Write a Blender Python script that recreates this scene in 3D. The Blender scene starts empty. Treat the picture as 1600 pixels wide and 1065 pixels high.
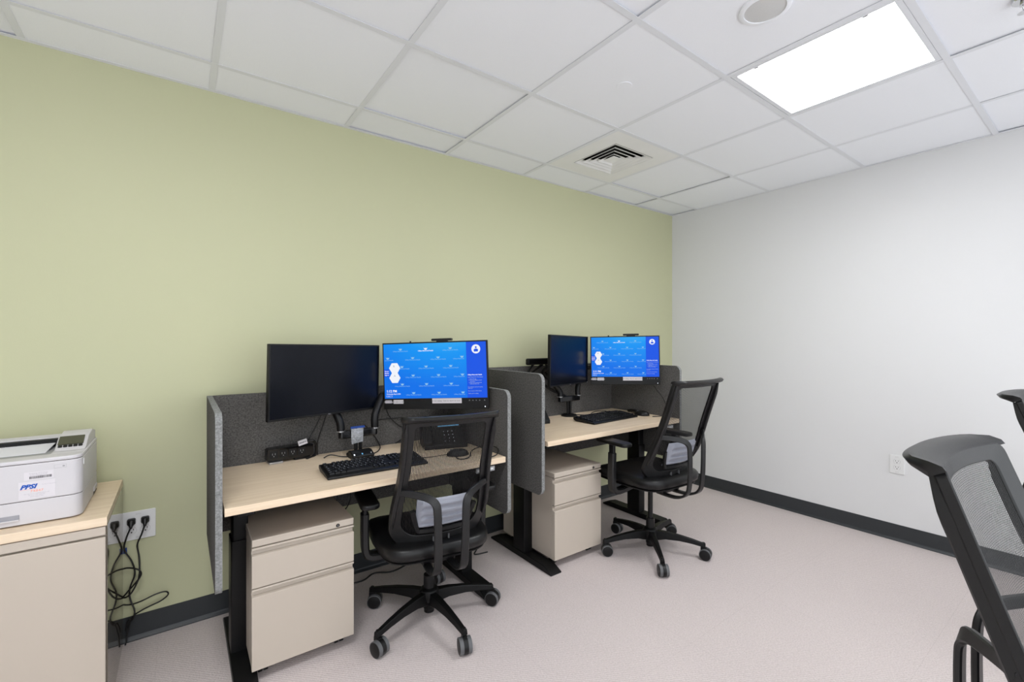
import bpy, bmesh, math, random
from mathutils import Vector, Matrix
random.seed(7)
R = math.radians
PI = math.pi
C = bpy.context.scene.collection
scn = bpy.context.scene

# ------------------------------------------------------------------ camera / light / exposure
CH = 1.289                     # camera height
WY = 2.531                     # green wall plane (y)
WX = 3.712                     # white wall plane (x)
H = 2.447                      # ceiling height
LX, BY = -2.3, -1.5          # unseen left wall; rear side left open to let added fill light in
EXPO = 0.04
cam = bpy.data.cameras.new('camera')
camo = bpy.data.objects.new('camera', cam)
C.objects.link(camo)
cam.sensor_width = 36.0
cam.lens = 706.1 / 1600 * 36
cam.clip_start = 0.02
cam.shift_y = -(532.5 - 530.7) / 1600
camo.location = (0, 0, CH)
camo.rotation_euler = (R(90), 0, R(53.80 - 90))
scn.camera = camo
scn.view_settings.view_transform = 'Standard'
scn.view_settings.look = 'None'
scn.view_settings.exposure = EXPO
scn.view_settings.gamma = 1.0
scn.view_settings.use_curve_mapping = False
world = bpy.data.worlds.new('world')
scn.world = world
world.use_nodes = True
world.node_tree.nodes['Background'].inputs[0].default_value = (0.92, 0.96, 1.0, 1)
world.node_tree.nodes['Background'].inputs[1].default_value = 2.0  # bright background is added fill, entering through the open side behind the camera
LAMP = 22.0                     # radiance of the troffer lenses
SCREEN = 1.0 / 2 ** EXPO       # radiance of the monitor pictures

# ------------------------------------------------------------------ materials
def srgb(r, g, b):
    f = lambda c: (c / 255 / 12.92) if c / 255 <= 0.04045 else ((c / 255 + 0.055) / 1.055) ** 2.4
    return (f(r), f(g), f(b), 1)

def mat(name, col, rough=0.5, metal=0.0, spec=0.5, bump=None, vary=None, emit=None, coat=0.0):
    """bump=(scale, strength, distance); vary=(scale, amount)"""
    m = bpy.data.materials.new(name)
    m.use_nodes = True
    nt = m.node_tree
    b = nt.nodes['Principled BSDF']
    b.inputs['Base Color'].default_value = col
    b.inputs['Roughness'].default_value = rough
    b.inputs['Metallic'].default_value = metal
    b.inputs['Specular IOR Level'].default_value = spec
    b.inputs['Coat Weight'].default_value = coat
    tc = nt.nodes.new('ShaderNodeTexCoord')
    if emit:
        b.inputs['Emission Color'].default_value = col if emit[0] is None else emit[0]
        b.inputs['Emission Strength'].default_value = emit[1]
    if vary is None:
        vary = (9.0, 0.03)
    n = nt.nodes.new('ShaderNodeTexNoise')
    n.inputs['Scale'].default_value = vary[0]
    n.inputs['Detail'].default_value = 4
    nt.links.new(tc.outputs['Object'], n.inputs['Vector'])
    mr = nt.nodes.new('ShaderNodeMapRange')
    mr.inputs['To Min'].default_value = 1 - vary[1]
    mr.inputs['To Max'].default_value = 1 + vary[1]
    nt.links.new(n.outputs['Fac'], mr.inputs['Value'])
    mx = nt.nodes.new('ShaderNodeVectorMath')
    mx.operation = 'SCALE'
    mx.inputs[0].default_value = col[:3]
    nt.links.new(mr.outputs['Result'], mx.inputs['Scale'])
    nt.links.new(mx.outputs['Vector'], b.inputs['Base Color'])
    if bump:
        n2 = nt.nodes.new('ShaderNodeTexNoise')
        n2.inputs['Scale'].default_value = bump[0]
        n2.inputs['Detail'].default_value = 3
        nt.links.new(tc.outputs['Object'], n2.inputs['Vector'])
        bp = nt.nodes.new('ShaderNodeBump')
        bp.inputs['Strength'].default_value = bump[1]
        bp.inputs['Distance'].default_value = bump[2]
        nt.links.new(n2.outputs['Fac'], bp.inputs['Height'])
        nt.links.new(bp.outputs['Normal'], b.inputs['Normal'])
    return m

M = {}
M['green'] = mat('green wall paint', srgb(194, 195, 160), 0.55, spec=0.3, bump=(220, 0.08, 0.002), vary=(1.5, 0.012))
M['white'] = mat('white wall paint', srgb(226, 226, 227), 0.55, spec=0.3, bump=(220, 0.08, 0.002), vary=(1.5, 0.008))
M['tile'] = mat('ceiling tile', srgb(248, 250, 255), 0.9, spec=0.1, bump=(320, 0.25, 0.002), vary=(180, 0.012))
M['tbar'] = mat('ceiling grid enamel', srgb(232, 234, 239), 0.45, vary=(5, 0.005))
M['base'] = mat('dark rubber baseboard', srgb(52, 55, 58), 0.4, spec=0.4)
M['beige'] = mat('beige enamelled steel', srgb(190, 179, 166), 0.33, spec=0.45, vary=(3, 0.01))
M['beige_gloss'] = mat('beige polished steel', srgb(150, 141, 128), 0.035, metal=0.75, spec=0.6, vary=(3, 0.01))
M['gap'] = mat('dark gap', srgb(22, 20, 19), 0.8)
M['black'] = mat('black plastic', srgb(14, 14, 15), 0.42, spec=0.35, vary=(40, 0.08))
M['blackp'] = mat('black powder coat', srgb(10, 10, 11), 0.45, spec=0.25, bump=(600, 0.15, 0.001))
M['glossy'] = mat('glossy black', srgb(10, 11, 14), 0.10, spec=0.5)
M['frame'] = mat('charcoal nylon', srgb(23, 23, 24), 0.38, spec=0.45, bump=(900, 0.15, 0.001), vary=(30, 0.05))
M['leather'] = mat('black leather', srgb(11, 11, 12), 0.36, spec=0.4, bump=(420, 0.22, 0.0015))
M['lumbar'] = mat('silver grey fabric', srgb(150, 153, 164), 0.5, bump=(500, 0.2, 0.001))
M['tyre'] = mat('grey caster tread', srgb(92, 93, 95), 0.5)
M['key'] = mat('black key plastic', srgb(15, 16, 20), 0.4, spec=0.35)
M['legend'] = mat('white key legend', srgb(225, 232, 245), 0.6)
M['felt'] = mat('charcoal felt', srgb(96, 94, 92), 0.95, spec=0.1, bump=(260, 0.6, 0.003), vary=(150, 1.0))
M['felt_edge'] = mat('cut felt edge', srgb(132, 133, 132), 0.9, spec=0.1, bump=(260, 0.5, 0.002), vary=(170, 0.8))
M['metal'] = mat('brushed metal', srgb(180, 180, 182), 0.3, metal=0.9)
M['chrome'] = mat('chrome', srgb(210, 210, 212), 0.12, metal=1.0)
M['plate'] = mat('white plastic plate', srgb(228, 228, 228), 0.4)
M['slot'] = mat('dark slot', srgb(25, 25, 25), 0.7)
M['mark'] = mat('grey printed mark', srgb(150, 150, 152), 0.6)
M['printer'] = mat('white printer plastic', srgb(203, 200, 203), 0.42, bump=(700, 0.06, 0.001), vary=(4, 0.005))
M['printer_seam'] = mat('printer seam', srgb(90, 84, 84), 0.7)
M['printer_grey'] = mat('grey printer plastic', srgb(150, 150, 156), 0.4)
M['sticker'] = mat('white sticker', srgb(214, 210, 214), 0.5)
M['blue_print'] = mat('blue print', srgb(12, 80, 175), 0.5)
M['orange_print'] = mat('orange print', srgb(238, 150, 120), 0.5)
M['black_print'] = mat('black print', srgb(35, 33, 40), 0.6)
M['grey_print'] = mat('grey print', srgb(170, 166, 175), 0.6)
M['display'] = mat('unlit display', srgb(70, 70, 56), 0.12)
M['paper'] = mat('paper', srgb(225, 224, 230), 0.7)
M['louver'] = mat('white louvre enamel', srgb(242, 242, 242), 0.5)
M['duct'] = mat('black duct', srgb(12, 12, 12), 0.9)
M['reflector'] = mat('troffer white reflector', srgb(240, 238, 236), 0.5)
M['cable'] = mat('black cable', srgb(16, 16, 17), 0.45)
M['offscreen'] = mat('switched off screen', srgb(6, 9, 18), 0.22, spec=0.25)
M['bluetape'] = mat('blue tape', srgb(18, 62, 140), 0.5)
M['bag'] = mat('clear plastic bag', srgb(175, 178, 182), 0.15, metal=0.35, bump=(140, 1.0, 0.01), vary=(160, 0.7))
M['speaker'] = mat('grey speaker grille', srgb(212, 212, 212), 0.7, bump=(500, 0.3, 0.001), vary=(500, 0.08))
M['lamp'] = mat('lamp lens', srgb(255, 252, 248), 0.5, emit=((0.965, 0.985, 1.0, 1), LAMP))
M['lamp2'] = mat('lamp lens dim', srgb(255, 252, 248), 0.5, emit=((0.965, 0.985, 1.0, 1), LAMP * 0.55))
def emat(name, col, s):
    m = mat(name, (0.01, 0.01, 0.01, 1), 0.5, spec=0.1, emit=(col, s * SCREEN))
    return m
M['e_white'] = emat('screen white', srgb(245, 248, 255), 0.95)
M['e_pale'] = emat('screen pale blue', srgb(150, 208, 248), 0.85)
M['e_dim'] = emat('screen mid blue', srgb(190, 215, 250), 0.7)
M['e_panel'] = emat('screen deep blue panel', srgb(14, 84, 228), 1.0)
M['e_grey'] = emat('screen grey print', srgb(170, 180, 195), 0.8)
M['e_cyan'] = emat('lit cyan display', srgb(120, 195, 245), 0.9)
M['led'] = emat('white led', srgb(240, 245, 255), 1.5)

def wood():
    m = bpy.data.materials.new('pale maple laminate')
    m.use_nodes = True
    nt = m.node_tree
    b = nt.nodes['Principled BSDF']
    b.inputs['Roughness'].default_value = 0.42
    b.inputs['Specular IOR Level'].default_value = 0.4
    tc = nt.nodes.new('ShaderNodeTexCoord')
    mp = nt.nodes.new('ShaderNodeMapping')
    mp.inputs['Scale'].default_value = (1.6, 34, 34)
    nt.links.new(tc.outputs['Object'], mp.inputs['Vector'])
    n = nt.nodes.new('ShaderNodeTexNoise')
    n.inputs['Scale'].default_value = 1.6
    n.inputs['Detail'].default_value = 6
    n.inputs['Distortion'].default_value = 0.6
    nt.links.new(mp.outputs['Vector'], n.inputs['Vector'])
    cr = nt.nodes.new('ShaderNodeValToRGB')
    cr.color_ramp.elements[0].position = 0.3
    cr.color_ramp.elements[0].color = srgb(222, 199, 170)
    cr.color_ramp.elements[1].position = 0.72
    cr.color_ramp.elements[1].color = srgb(236, 216, 190)
    nt.links.new(n.outputs['Fac'], cr.inputs['Fac'])
    nt.links.new(cr.outputs['Color'], b.inputs['Base Color'])
    return m
M['wood'] = wood()

def carpet():
    m = bpy.data.materials.new('taupe carpet tile')
    m.use_nodes = True
    nt = m.node_tree
    b = nt.nodes['Principled BSDF']
    b.inputs['Roughness'].default_value = 0.95
    b.inputs['Specular IOR Level'].default_value = 0.1
    tc = nt.nodes.new('ShaderNodeTexCoord')
    mp = nt.nodes.new('ShaderNodeMapping')
    mp.inputs['Scale'].default_value = (130, 210, 1)
    mp.inputs['Rotation'].default_value = (0, 0, R(20))
    nt.links.new(tc.outputs['Object'], mp.inputs['Vector'])
    n = nt.nodes.new('ShaderNodeTexNoise')
    n.inputs['Scale'].default_value = 1.0
    n.inputs['Detail'].default_value = 3
    nt.links.new(mp.outputs['Vector'], n.inputs['Vector'])
    w = nt.nodes.new('ShaderNodeTexWave')
    w.bands_direction = 'DIAGONAL'
    w.inputs['Scale'].default_value = 42
    w.inputs['Distortion'].default_value = 2.5
    w.inputs['Detail'].default_value = 2
    w.inputs['Detail Scale'].default_value = 3
    nt.links.new(tc.outputs['Object'], w.inputs['Vector'])
    mx = nt.nodes.new('ShaderNodeMix')
    mx.data_type = 'FLOAT'
    mx.inputs[0].default_value = 0.22
    nt.links.new(n.outputs['Fac'], mx.inputs[2])
    nt.links.new(w.outputs['Fac'], mx.inputs[3])
    cr = nt.nodes.new('ShaderNodeValToRGB')
    cr.color_ramp.elements[0].position = 0.2
    cr.color_ramp.elements[0].color = srgb(189, 178, 175)
    cr.color_ramp.elements[1].position = 0.8
    cr.color_ramp.elements[1].color = srgb(221, 210, 208)
    nt.links.new(mx.outputs[0], cr.inputs['Fac'])
    br = nt.nodes.new('ShaderNodeTexBrick')      # seams between carpet tiles
    br.offset = 0.0
    br.inputs['Scale'].default_value = 1.0
    br.inputs['Brick Width'].default_value = 0.61
    br.inputs['Row Height'].default_value = 0.61
    br.inputs['Mortar Size'].default_value = 0.0011
    br.inputs['Color1'].default_value = (1, 1, 1, 1)
    br.inputs['Color2'].default_value = (1, 1, 1, 1)
    br.inputs['Mortar'].default_value = (0.92, 0.915, 0.915, 1)
    mp2 = nt.nodes.new('ShaderNodeMapping')
    mp2.inputs['Location'].default_value = (0.08 + 1.22, 0.12, 0)
    nt.links.new(tc.outputs['Object'], mp2.inputs['Vector'])
    nt.links.new(mp2.outputs['Vector'], br.inputs['Vector'])
    mul = nt.nodes.new('ShaderNodeMix')
    mul.data_type = 'RGBA'
    mul.blend_type = 'MULTIPLY'
    mul.inputs[0].default_value = 1.0
    nt.links.new(cr.outputs['Color'], mul.inputs[6])
    nt.links.new(br.outputs['Color'], mul.inputs[7])
    nt.links.new(mul.outputs[2], b.inputs['Base Color'])
    bp = nt.nodes.new('ShaderNodeBump')
    bp.inputs['Strength'].default_value = 0.6
    bp.inputs['Distance'].default_value = 0.004
    nt.links.new(mx.outputs[0], bp.inputs['Height'])
    nt.links.new(bp.outputs['Normal'], b.inputs['Normal'])
    return m
M['carpet'] = carpet()

def meshfabric():
    """black chair mesh: elongated openings between vertical threads, in the panel's own uv metres"""
    m = bpy.data.materials.new('black mesh fabric')
    m.use_nodes = True
    nt = m.node_tree
    b = nt.nodes['Principled BSDF']
    b.inputs['Base Color'].default_value = srgb(11, 11, 12)
    b.inputs['Specular IOR Level'].default_value = 0.3
    b.inputs['Roughness'].default_value = 0.55
    out = nt.nodes['Material Output']
    uv = nt.nodes.new('ShaderNodeUVMap')
    uv.uv_map = 'mesh'
    sep = nt.nodes.new('ShaderNodeSeparateXYZ')
    nt.links.new(uv.outputs['UV'], sep.inputs[0])
    def threads(axis, pitch, cover):
        d = nt.nodes.new('ShaderNodeMath'); d.operation = 'DIVIDE'; d.inputs[1].default_value = pitch
        nt.links.new(sep.outputs[axis], d.inputs[0])
        f = nt.nodes.new('ShaderNodeMath'); f.operation = 'FRACT'
        nt.links.new(d.outputs[0], f.inputs[0])
        l = nt.nodes.new('ShaderNodeMath'); l.operation = 'LESS_THAN'; l.inputs[1].default_value = cover
        nt.links.new(f.outputs[0], l.inputs[0])
        return l.outputs[0]
    mxn = nt.nodes.new('ShaderNodeMath'); mxn.operation = 'MAXIMUM'
    nt.links.new(threads('X', 0.0058, 0.52), mxn.inputs[0])
    nt.links.new(threads('Y', 0.0036, 0.13), mxn.inputs[1])
    tr = nt.nodes.new('ShaderNodeBsdfTransparent')
    ms = nt.nodes.new('ShaderNodeMixShader')
    nt.links.new(mxn.outputs[0], ms.inputs[0])
    nt.links.new(tr.outputs[0], ms.inputs[1])
    nt.links.new(b.outputs[0], ms.inputs[2])
    nt.links.new(ms.outputs[0], out.inputs['Surface'])
    return m
M['mesh'] = meshfabric()

def screenmat():
    m = bpy.data.materials.new('lit blue desktop picture')
    m.use_nodes = True
    nt = m.node_tree
    b = nt.nodes['Principled BSDF']
    b.inputs['Base Color'].default_value = (0.01, 0.01, 0.02, 1)
    b.inputs['Roughness'].default_value = 0.35
    b.inputs['Specular IOR Level'].default_value = 0.1
    uv = nt.nodes.new('ShaderNodeUVMap')
    uv.uv_map = 'screen'
    mp = nt.nodes.new('ShaderNodeMapping')
    mp.inputs['Location'].default_value = (-0.62, -1.12, 0)
    mp.inputs['Scale'].default_value = (1.0, 0.78, 1)
    nt.links.new(uv.outputs['UV'], mp.inputs['Vector'])
    ln = nt.nodes.new('ShaderNodeVectorMath')
    ln.operation = 'LENGTH'
    nt.links.new(mp.outputs['Vector'], ln.inputs[0])
    cr = nt.nodes.new('ShaderNodeValToRGB')
    cr.color_ramp.elements[0].position = 0.12
    cr.color_ramp.elements[0].color = srgb(64, 186, 242)
    cr.color_ramp.elements[1].position = 0.98
    cr.color_ramp.elements[1].color = srgb(0, 112, 232)
    e = cr.color_ramp.elements.new(0.5)
    e.color = srgb(0, 148, 242)
    nt.links.new(ln.outputs['Value'], cr.inputs['Fac'])
    nt.links.new(cr.outputs['Color'], b.inputs['Emission Color'])
    b.inputs['Emission Strength'].default_value = SCREEN
    return m
M['e_bg'] = screenmat()

# ------------------------------------------------------------------ mesh helpers
class MB:
    """collects shapes into one mesh; every face remembers its material name"""
    def __init__(s):
        s.v = []; s.f = []; s.m = []; s.uv = {}
    def add(s, vs, fs, m):
        o = len(s.v)
        s.v += [tuple(p) for p in vs]
        for f in fs:
            s.f.append([i + o for i in f]); s.m.append(m)
        return s
    def box(s, x0, x1, y0, y1, z0, z1, m, T=None):
        vs = [Vector(p) for p in ((x0, y0, z0), (x1, y0, z0), (x1, y1, z0), (x0, y1, z0), (x0, y0, z1), (x1, y0, z1), (x1, y1, z1), (x0, y1, z1))]
        if T: vs = [T @ p for p in vs]
        return s.add(vs, [(3, 2, 1, 0), (4, 5, 6, 7), (0, 1, 5, 4), (1, 2, 6, 5), (2, 3, 7, 6), (3, 0, 4, 7)], m)
    def prism(s, poly, axis, a0, a1, m, mcap=None, T=None):
        """extrude 2d polygon; axis 'x': poly=(y,z), 'y': poly=(x,z), 'z': poly=(x,y)"""
        def P(p, a):
            q = {'x': (a, p[0], p[1]), 'y': (p[0], a, p[1]), 'z': (p[0], p[1], a)}[axis]
            return T @ Vector(q) if T else Vector(q)
        n = len(poly)
        vs = [P(p, a0) for p in poly] + [P(p, a1) for p in poly]
        s.add(vs, [(i, (i + 1) % n, n + (i + 1) % n, n + i) for i in range(n)], m)
        mc = mcap or m
        o = len(s.v) - 2 * n
        s.f.append([o + i for i in range(n)][::-1]); s.m.append(mc)
        s.f.append([o + n + i for i in range(n)]); s.m.append(mc)
        return s
    def cyl(s, p0, p1, r0, r1, m, n=24, cap=True, mcap=None):
        p0, p1 = Vector(p0), Vector(p1)
        d = (p1 - p0).normalized()
        a = d.orthogonal().normalized(); b = d.cross(a)
        vs = []
        for p, r in ((p0, r0), (p1, r1)):
            for k in range(n):
                t = 2 * PI * k / n
                vs.append(p + (a * math.cos(t) + b * math.sin(t)) * r)
        s.add(vs, [(k, (k + 1) % n, n + (k + 1) % n, n + k) for k in range(n)], m)
        if cap:
            o = len(s.v) - 2 * n
            s.f.append([o + i for i in range(n)][::-1]); s.m.append(mcap or m)
            s.f.append([o + n + i for i in range(n)]); s.m.append(mcap or m)
        return s
    def lathe(s, prof, c, m, n=32, ax=None):
        """prof: list of (r, h) revolved about axis ax through c"""
        ax = Vector(ax or (0, 0, 1)).normalized()
        a = ax.orthogonal().normalized(); b = ax.cross(a); c = Vector(c)
        vs = [c + ax * h + (a * math.cos(2 * PI * k / n) + b * math.sin(2 * PI * k / n)) * r for r, h in prof for k in range(n)]
        fs = [(i * n + k, i * n + (k + 1) % n, (i + 1) * n + (k + 1) % n, (i + 1) * n + k) for i in range(len(prof) - 1) for k in range(n)]
        s.add(vs, fs, m)
        o = len(s.v) - len(vs)
        s.f.append([o + k for k in range(n)][::-1]); s.m.append(m)
        s.f.append([o + (len(prof) - 1) * n + k for k in range(n)]); s.m.append(m)
        return s
    def tube(s, pts, r, m, n=8, smooth=6):
        pts = spline(pts, smooth) if smooth else [Vector(p) for p in pts]
        prev = None; rings = []
        for i, p in enumerate(pts):
            d = (pts[min(i + 1, len(pts) - 1)] - pts[max(i - 1, 0)]).normalized()
            a = d.orthogonal().normalized() if prev is None else (prev - d * prev.dot(d)).normalized()
            prev = a; b = d.cross(a)
            rings.append([p + (a * math.cos(2 * PI * k / n) + b * math.sin(2 * PI * k / n)) * r for k in range(n)])
        vs = [q for g in rings for q in g]
        fs = [(i * n + k, i * n + (k + 1) % n, (i + 1) * n + (k + 1) % n, (i + 1) * n + k) for i in range(len(rings) - 1) for k in range(n)]
        fs += [tuple(range(n))[::-1], tuple((len(rings) - 1) * n + k for k in range(n))]
        return s.add(vs, fs, m)
    def sweep(s, pts, normals, w, t, m, smooth=5):
        """flat bar: pts path, normals = face normal at each point, w width, t thickness (numbers or lists)"""
        if not isinstance(w, (list, tuple)): w = [w] * len(pts)
        if not isinstance(t, (list, tuple)): t = [t] * len(pts)
        P = spline(pts, smooth); N = spline(normals, smooth)
        W = spline([(a, b, 0) for a, b in zip(w, t)], smooth)
        rings = []
        for i, p in enumerate(P):
            d = (P[min(i + 1, len(P) - 1)] - P[max(i - 1, 0)]).normalized()
            nn = (N[i] - d * N[i].dot(d)).normalized(); b = d.cross(nn)
            a, c = W[i].x / 2, W[i].y / 2
            ch = min(a, c) * 0.45
            rings.append([p + b * x + nn * y for x, y in ((a - ch, c), (a, c - ch), (a, -c + ch), (a - ch, -c), (-a + ch, -c), (-a, -c + ch), (-a, c - ch), (-a + ch, c))])
        n = 8
        vs = [q for g in rings for q in g]
        fs = [(i * n + k, i * n + (k + 1) % n, (i + 1) * n + (k + 1) % n, (i + 1) * n + k) for i in range(len(rings) - 1) for k in range(n)]
        fs += [tuple(range(n))[::-1], tuple((len(rings) - 1) * n + k for k in range(n))]
        return s.add(vs, fs, m)
    def text(s, txt, size, T, m, align='LEFT', shear=0.0, bold=0.0, sx=1.0):
        """flat letters in the local xy plane of T"""
        vs, fs = glyphs(txt, size, align, shear, bold)
        return s.add([T @ Vector((x * sx, y, 0)) for x, y in vs], fs, m)
    def flat(s, poly, T, m):
        return s.add([T @ Vector((x, y, 0)) for x, y in poly], [tuple(range(len(poly)))], m)
    def build(s, name, parent=None, bevel=0.0, seg=2, smooth=True, sub=0, angle=35, origin=None, fixn=True):
        me = bpy.data.meshes.new(name)
        o = Vector(origin) if origin else Vector((0, 0, 0))
        me.from_pydata([Vector(p) - o for p in s.v], [], s.f)
        names = []
        for n in s.m:
            if n not in names: names.append(n)
        for n in names: me.materials.append(M[n])
        for p, n in zip(me.polygons, s.m): p.material_index = names.index(n)
        if fixn:
            bm = bmesh.new(); bm.from_mesh(me)
            bmesh.ops.recalc_face_normals(bm, faces=bm.faces)
            bm.to_mesh(me); bm.free()
        if smooth:
            me.shade_smooth()
            me.set_sharp_from_angle(angle=R(angle))
        ob = bpy.data.objects.new(name, me)
        C.objects.link(ob)
        ob.location = o
        if parent: ob.parent = parent
        if bevel:
            b = ob.modifiers.new('bevel', 'BEVEL')
            b.width = bevel; b.segments = seg; b.limit_method = 'ANGLE'; b.angle_limit = R(40)
            b.harden_normals = False
        if sub:
            sb = ob.modifiers.new('subsurf', 'SUBSURF'); sb.levels = sub; sb.render_levels = sub
        return ob

def spline(pts, k):
    pts = [Vector(p) for p in pts]
    if len(pts) < 3 or k <= 1: return pts
    out = []
    for i in range(len(pts) - 1):
        a = pts[max(i - 1, 0)]; b = pts[i]; c = pts[i + 1]; d = pts[min(i + 2, len(pts) - 1)]
        for j in range(k):
            t = j / k
            out.append(0.5 * ((2 * b) + (c - a) * t + (2 * a - 5 * b + 4 * c - d) * t * t + (3 * b - a - 3 * c + d) * t ** 3))
    out.append(pts[-1])
    return out

_gl = {}
def glyphs(txt, size, align, shear=0.0, bold=0.0):
    k = (txt, size, align, shear, bold)
    if k in _gl: return _gl[k]
    cu = bpy.data.curves.new('letters', 'FONT')
    cu.body = txt; cu.size = size; cu.align_x = align; cu.shear = shear; cu.offset = bold; cu.resolution_u = 2
    ob = bpy.data.objects.new('letters', cu)
    me = ob.to_mesh()
    vs = [(v.co.x, v.co.y) for v in me.vertices]
    fs = [tuple(p.vertices) for p in me.polygons]
    ob.to_mesh_clear()
    bpy.data.objects.remove(ob); bpy.data.curves.remove(cu)
    _gl[k] = (vs, fs)
    return vs, fs

def tag(o, label=None, cat=None, group=None, kind=None):
    if label: o['label'] = label
    if cat: o['category'] = cat
    if group: o['group'] = group
    if kind: o['kind'] = kind
    return o

def thing(name, label, cat, loc=(0, 0, 0), rz=0.0, group=None):
    o = bpy.data.objects.new(name, None)
    o.empty_display_size = 0.1
    C.objects.link(o)
    o.location = loc; o.rotation_euler = (0, 0, rz)
    return tag(o, label, cat, group)

def copy_tree(o, parent=None):
    c = o.copy(); C.objects.link(c)
    if parent: c.parent = parent
    for ch in list(o.children): copy_tree(ch, c)
    return c

def rrect(x0, x1, y0, y1, r, n=6):
    """rounded rectangle; r = radius or (r_bl, r_br, r_tr, r_tl)"""
    rr = r if isinstance(r, (list, tuple)) else (r,) * 4
    out = []
    for (cx, cy, a0), q in zip(((x0, y0, 180), (x1, y0, 270), (x1, y1, 0), (x0, y1, 90)), rr):
        if q <= 1e-6: out.append((cx, cy)); continue
        ox = cx + q if cx == x0 else cx - q; oy = cy + q if cy == y0 else cy - q
        for i in range(n + 1):
            a = R(a0 + 90 * i / n); out.append((ox + q * math.cos(a), oy + q * math.sin(a)))
    return out

def struct(mb, name, **kw):
    o = mb.build(name, **kw); o['kind'] = 'structure'; return o

# ------------------------------------------------------------------ the room
T2 = 0.6096
GX0 = -0.8125 * T2                      # x of ceiling grid line 0
GY0 = WY - 0.4239 * T2                  # y of ceiling grid line 0
struct(MB().box(LX, WX, BY, WY, -0.1, 0, 'carpet'), 'floor', smooth=False)
struct(MB().box(LX - 0.1, WX + 0.1, WY, WY + 0.1, -0.1, H + 0.15, 'green'), 'wall_back', smooth=False)
struct(MB().box(WX, WX + 0.1, BY - 0.1, WY, -0.1, H + 0.15, 'white'), 'wall_right', smooth=False)
struct(MB().box(LX - 0.1, LX, BY - 0.1, WY, -0.1, H + 0.15, 'white'), 'wall_left', smooth=False)
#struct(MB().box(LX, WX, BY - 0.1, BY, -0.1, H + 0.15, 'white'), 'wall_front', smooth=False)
def skirting(name, a, b, nrm):
    """vinyl cove base: thin flat strip with a small toe"""
    prof = [(0, 0.104), (0.003, 0.104), (0.0035, 0.018), (0.006, 0.012), (0.014, 0.004), (0.014, 0), (0, 0)]
    a, b, nrm = Vector(a), Vector(b), Vector(nrm)
    mb = MB()
    vs = [a + nrm * p + Vector((0, 0, z)) for p, z in prof] + [b + nrm * p + Vector((0, 0, z)) for p, z in prof]
    n = len(prof)
    mb.add(vs, [(i, (i + 1) % n, n + (i + 1) % n, n + i) for i in range(n)], 'base')
    struct(mb, name, angle=20)
skirting('baseboard_back', (LX, WY, 0), (WX, WY, 0), (0, -1, 0))
skirting('baseboard_right', (WX, BY, 0), (WX, WY, 0), (-1, 0, 0))
skirting('baseboard_left', (LX, BY, 0), (LX, WY, 0), (1, 0, 0))
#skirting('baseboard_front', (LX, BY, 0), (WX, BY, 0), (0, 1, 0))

# ceiling: lay-in tiles on an exposed grid
lights = [(4, 2), (0, 2), (0, 6)]
vent = (4, 0)
xs = [LX] + [GX0 + i * T2 for i in range(-10, 12) if LX < GX0 + i * T2 < WX] + [WX]
ys = [WY] + [GY0 - j * T2 for j in range(0, 14) if GY0 - j * T2 > BY] + [BY]
holes = {(round(GX0 + (i + .5) * T2, 2), round(GY0 - (j + .5) * T2, 2)) for i, j in lights + [vent]}
mb = MB()
FL = 0.012
for a, b in zip(xs[:-1], xs[1:]):
    for c, d in zip(ys[:-1], ys[1:]):
        if (round((a + b) / 2, 2), round((c + d) / 2, 2)) in holes: continue
        e = 0.0045
        dz = random.choice((.0015, .003, .003, .0075))
        x0, x1, y0, y1 = a + e, b - e, d + e, c - e
        mb.add([(x0, y0, H + dz), (x1, y0, H + dz), (x1, y1, H + dz), (x0, y1, H + dz),
                (x0, y0, H + .02), (x1, y0, H + .02), (x1, y1, H + .02), (x0, y1, H + .02)],
               [(3, 2, 1, 0), (0, 1, 5, 4), (1, 2, 6, 5), (2, 3, 7, 6), (3, 0, 4, 7)], 'tile')
mb.box(LX, WX, BY, WY, H + 0.14, H + 0.15, 'gap')
struct(mb, 'ceiling', smooth=False)
mb = MB()
for x in xs:
    lo, hi = x - FL, x + FL
    if x == LX: lo, hi = x, x + 0.022
    if x == WX: lo, hi = x - 0.022, x
    mb.box(lo, hi, BY, WY, H - 0.0005, H + 0.001, 'tbar')
    mb.box(x - .001 if x > LX else x, x + .001 if x < WX else x, BY, WY, H + .001, H + .03, 'tbar')
for y in ys:
    lo, hi = y - FL, y + FL
    if y == WY: lo, hi = y - 0.022, y
    if y == BY: lo, hi = y, y + 0.022
    mb.box(LX, WX, lo, hi, H - 0.0008, H + 0.0007, 'tbar')
    mb.box(LX, WX, y - .001, y + .001, H + .001, H + .03, 'tbar')
struct(mb, 'trim_1', smooth=False)

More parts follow.
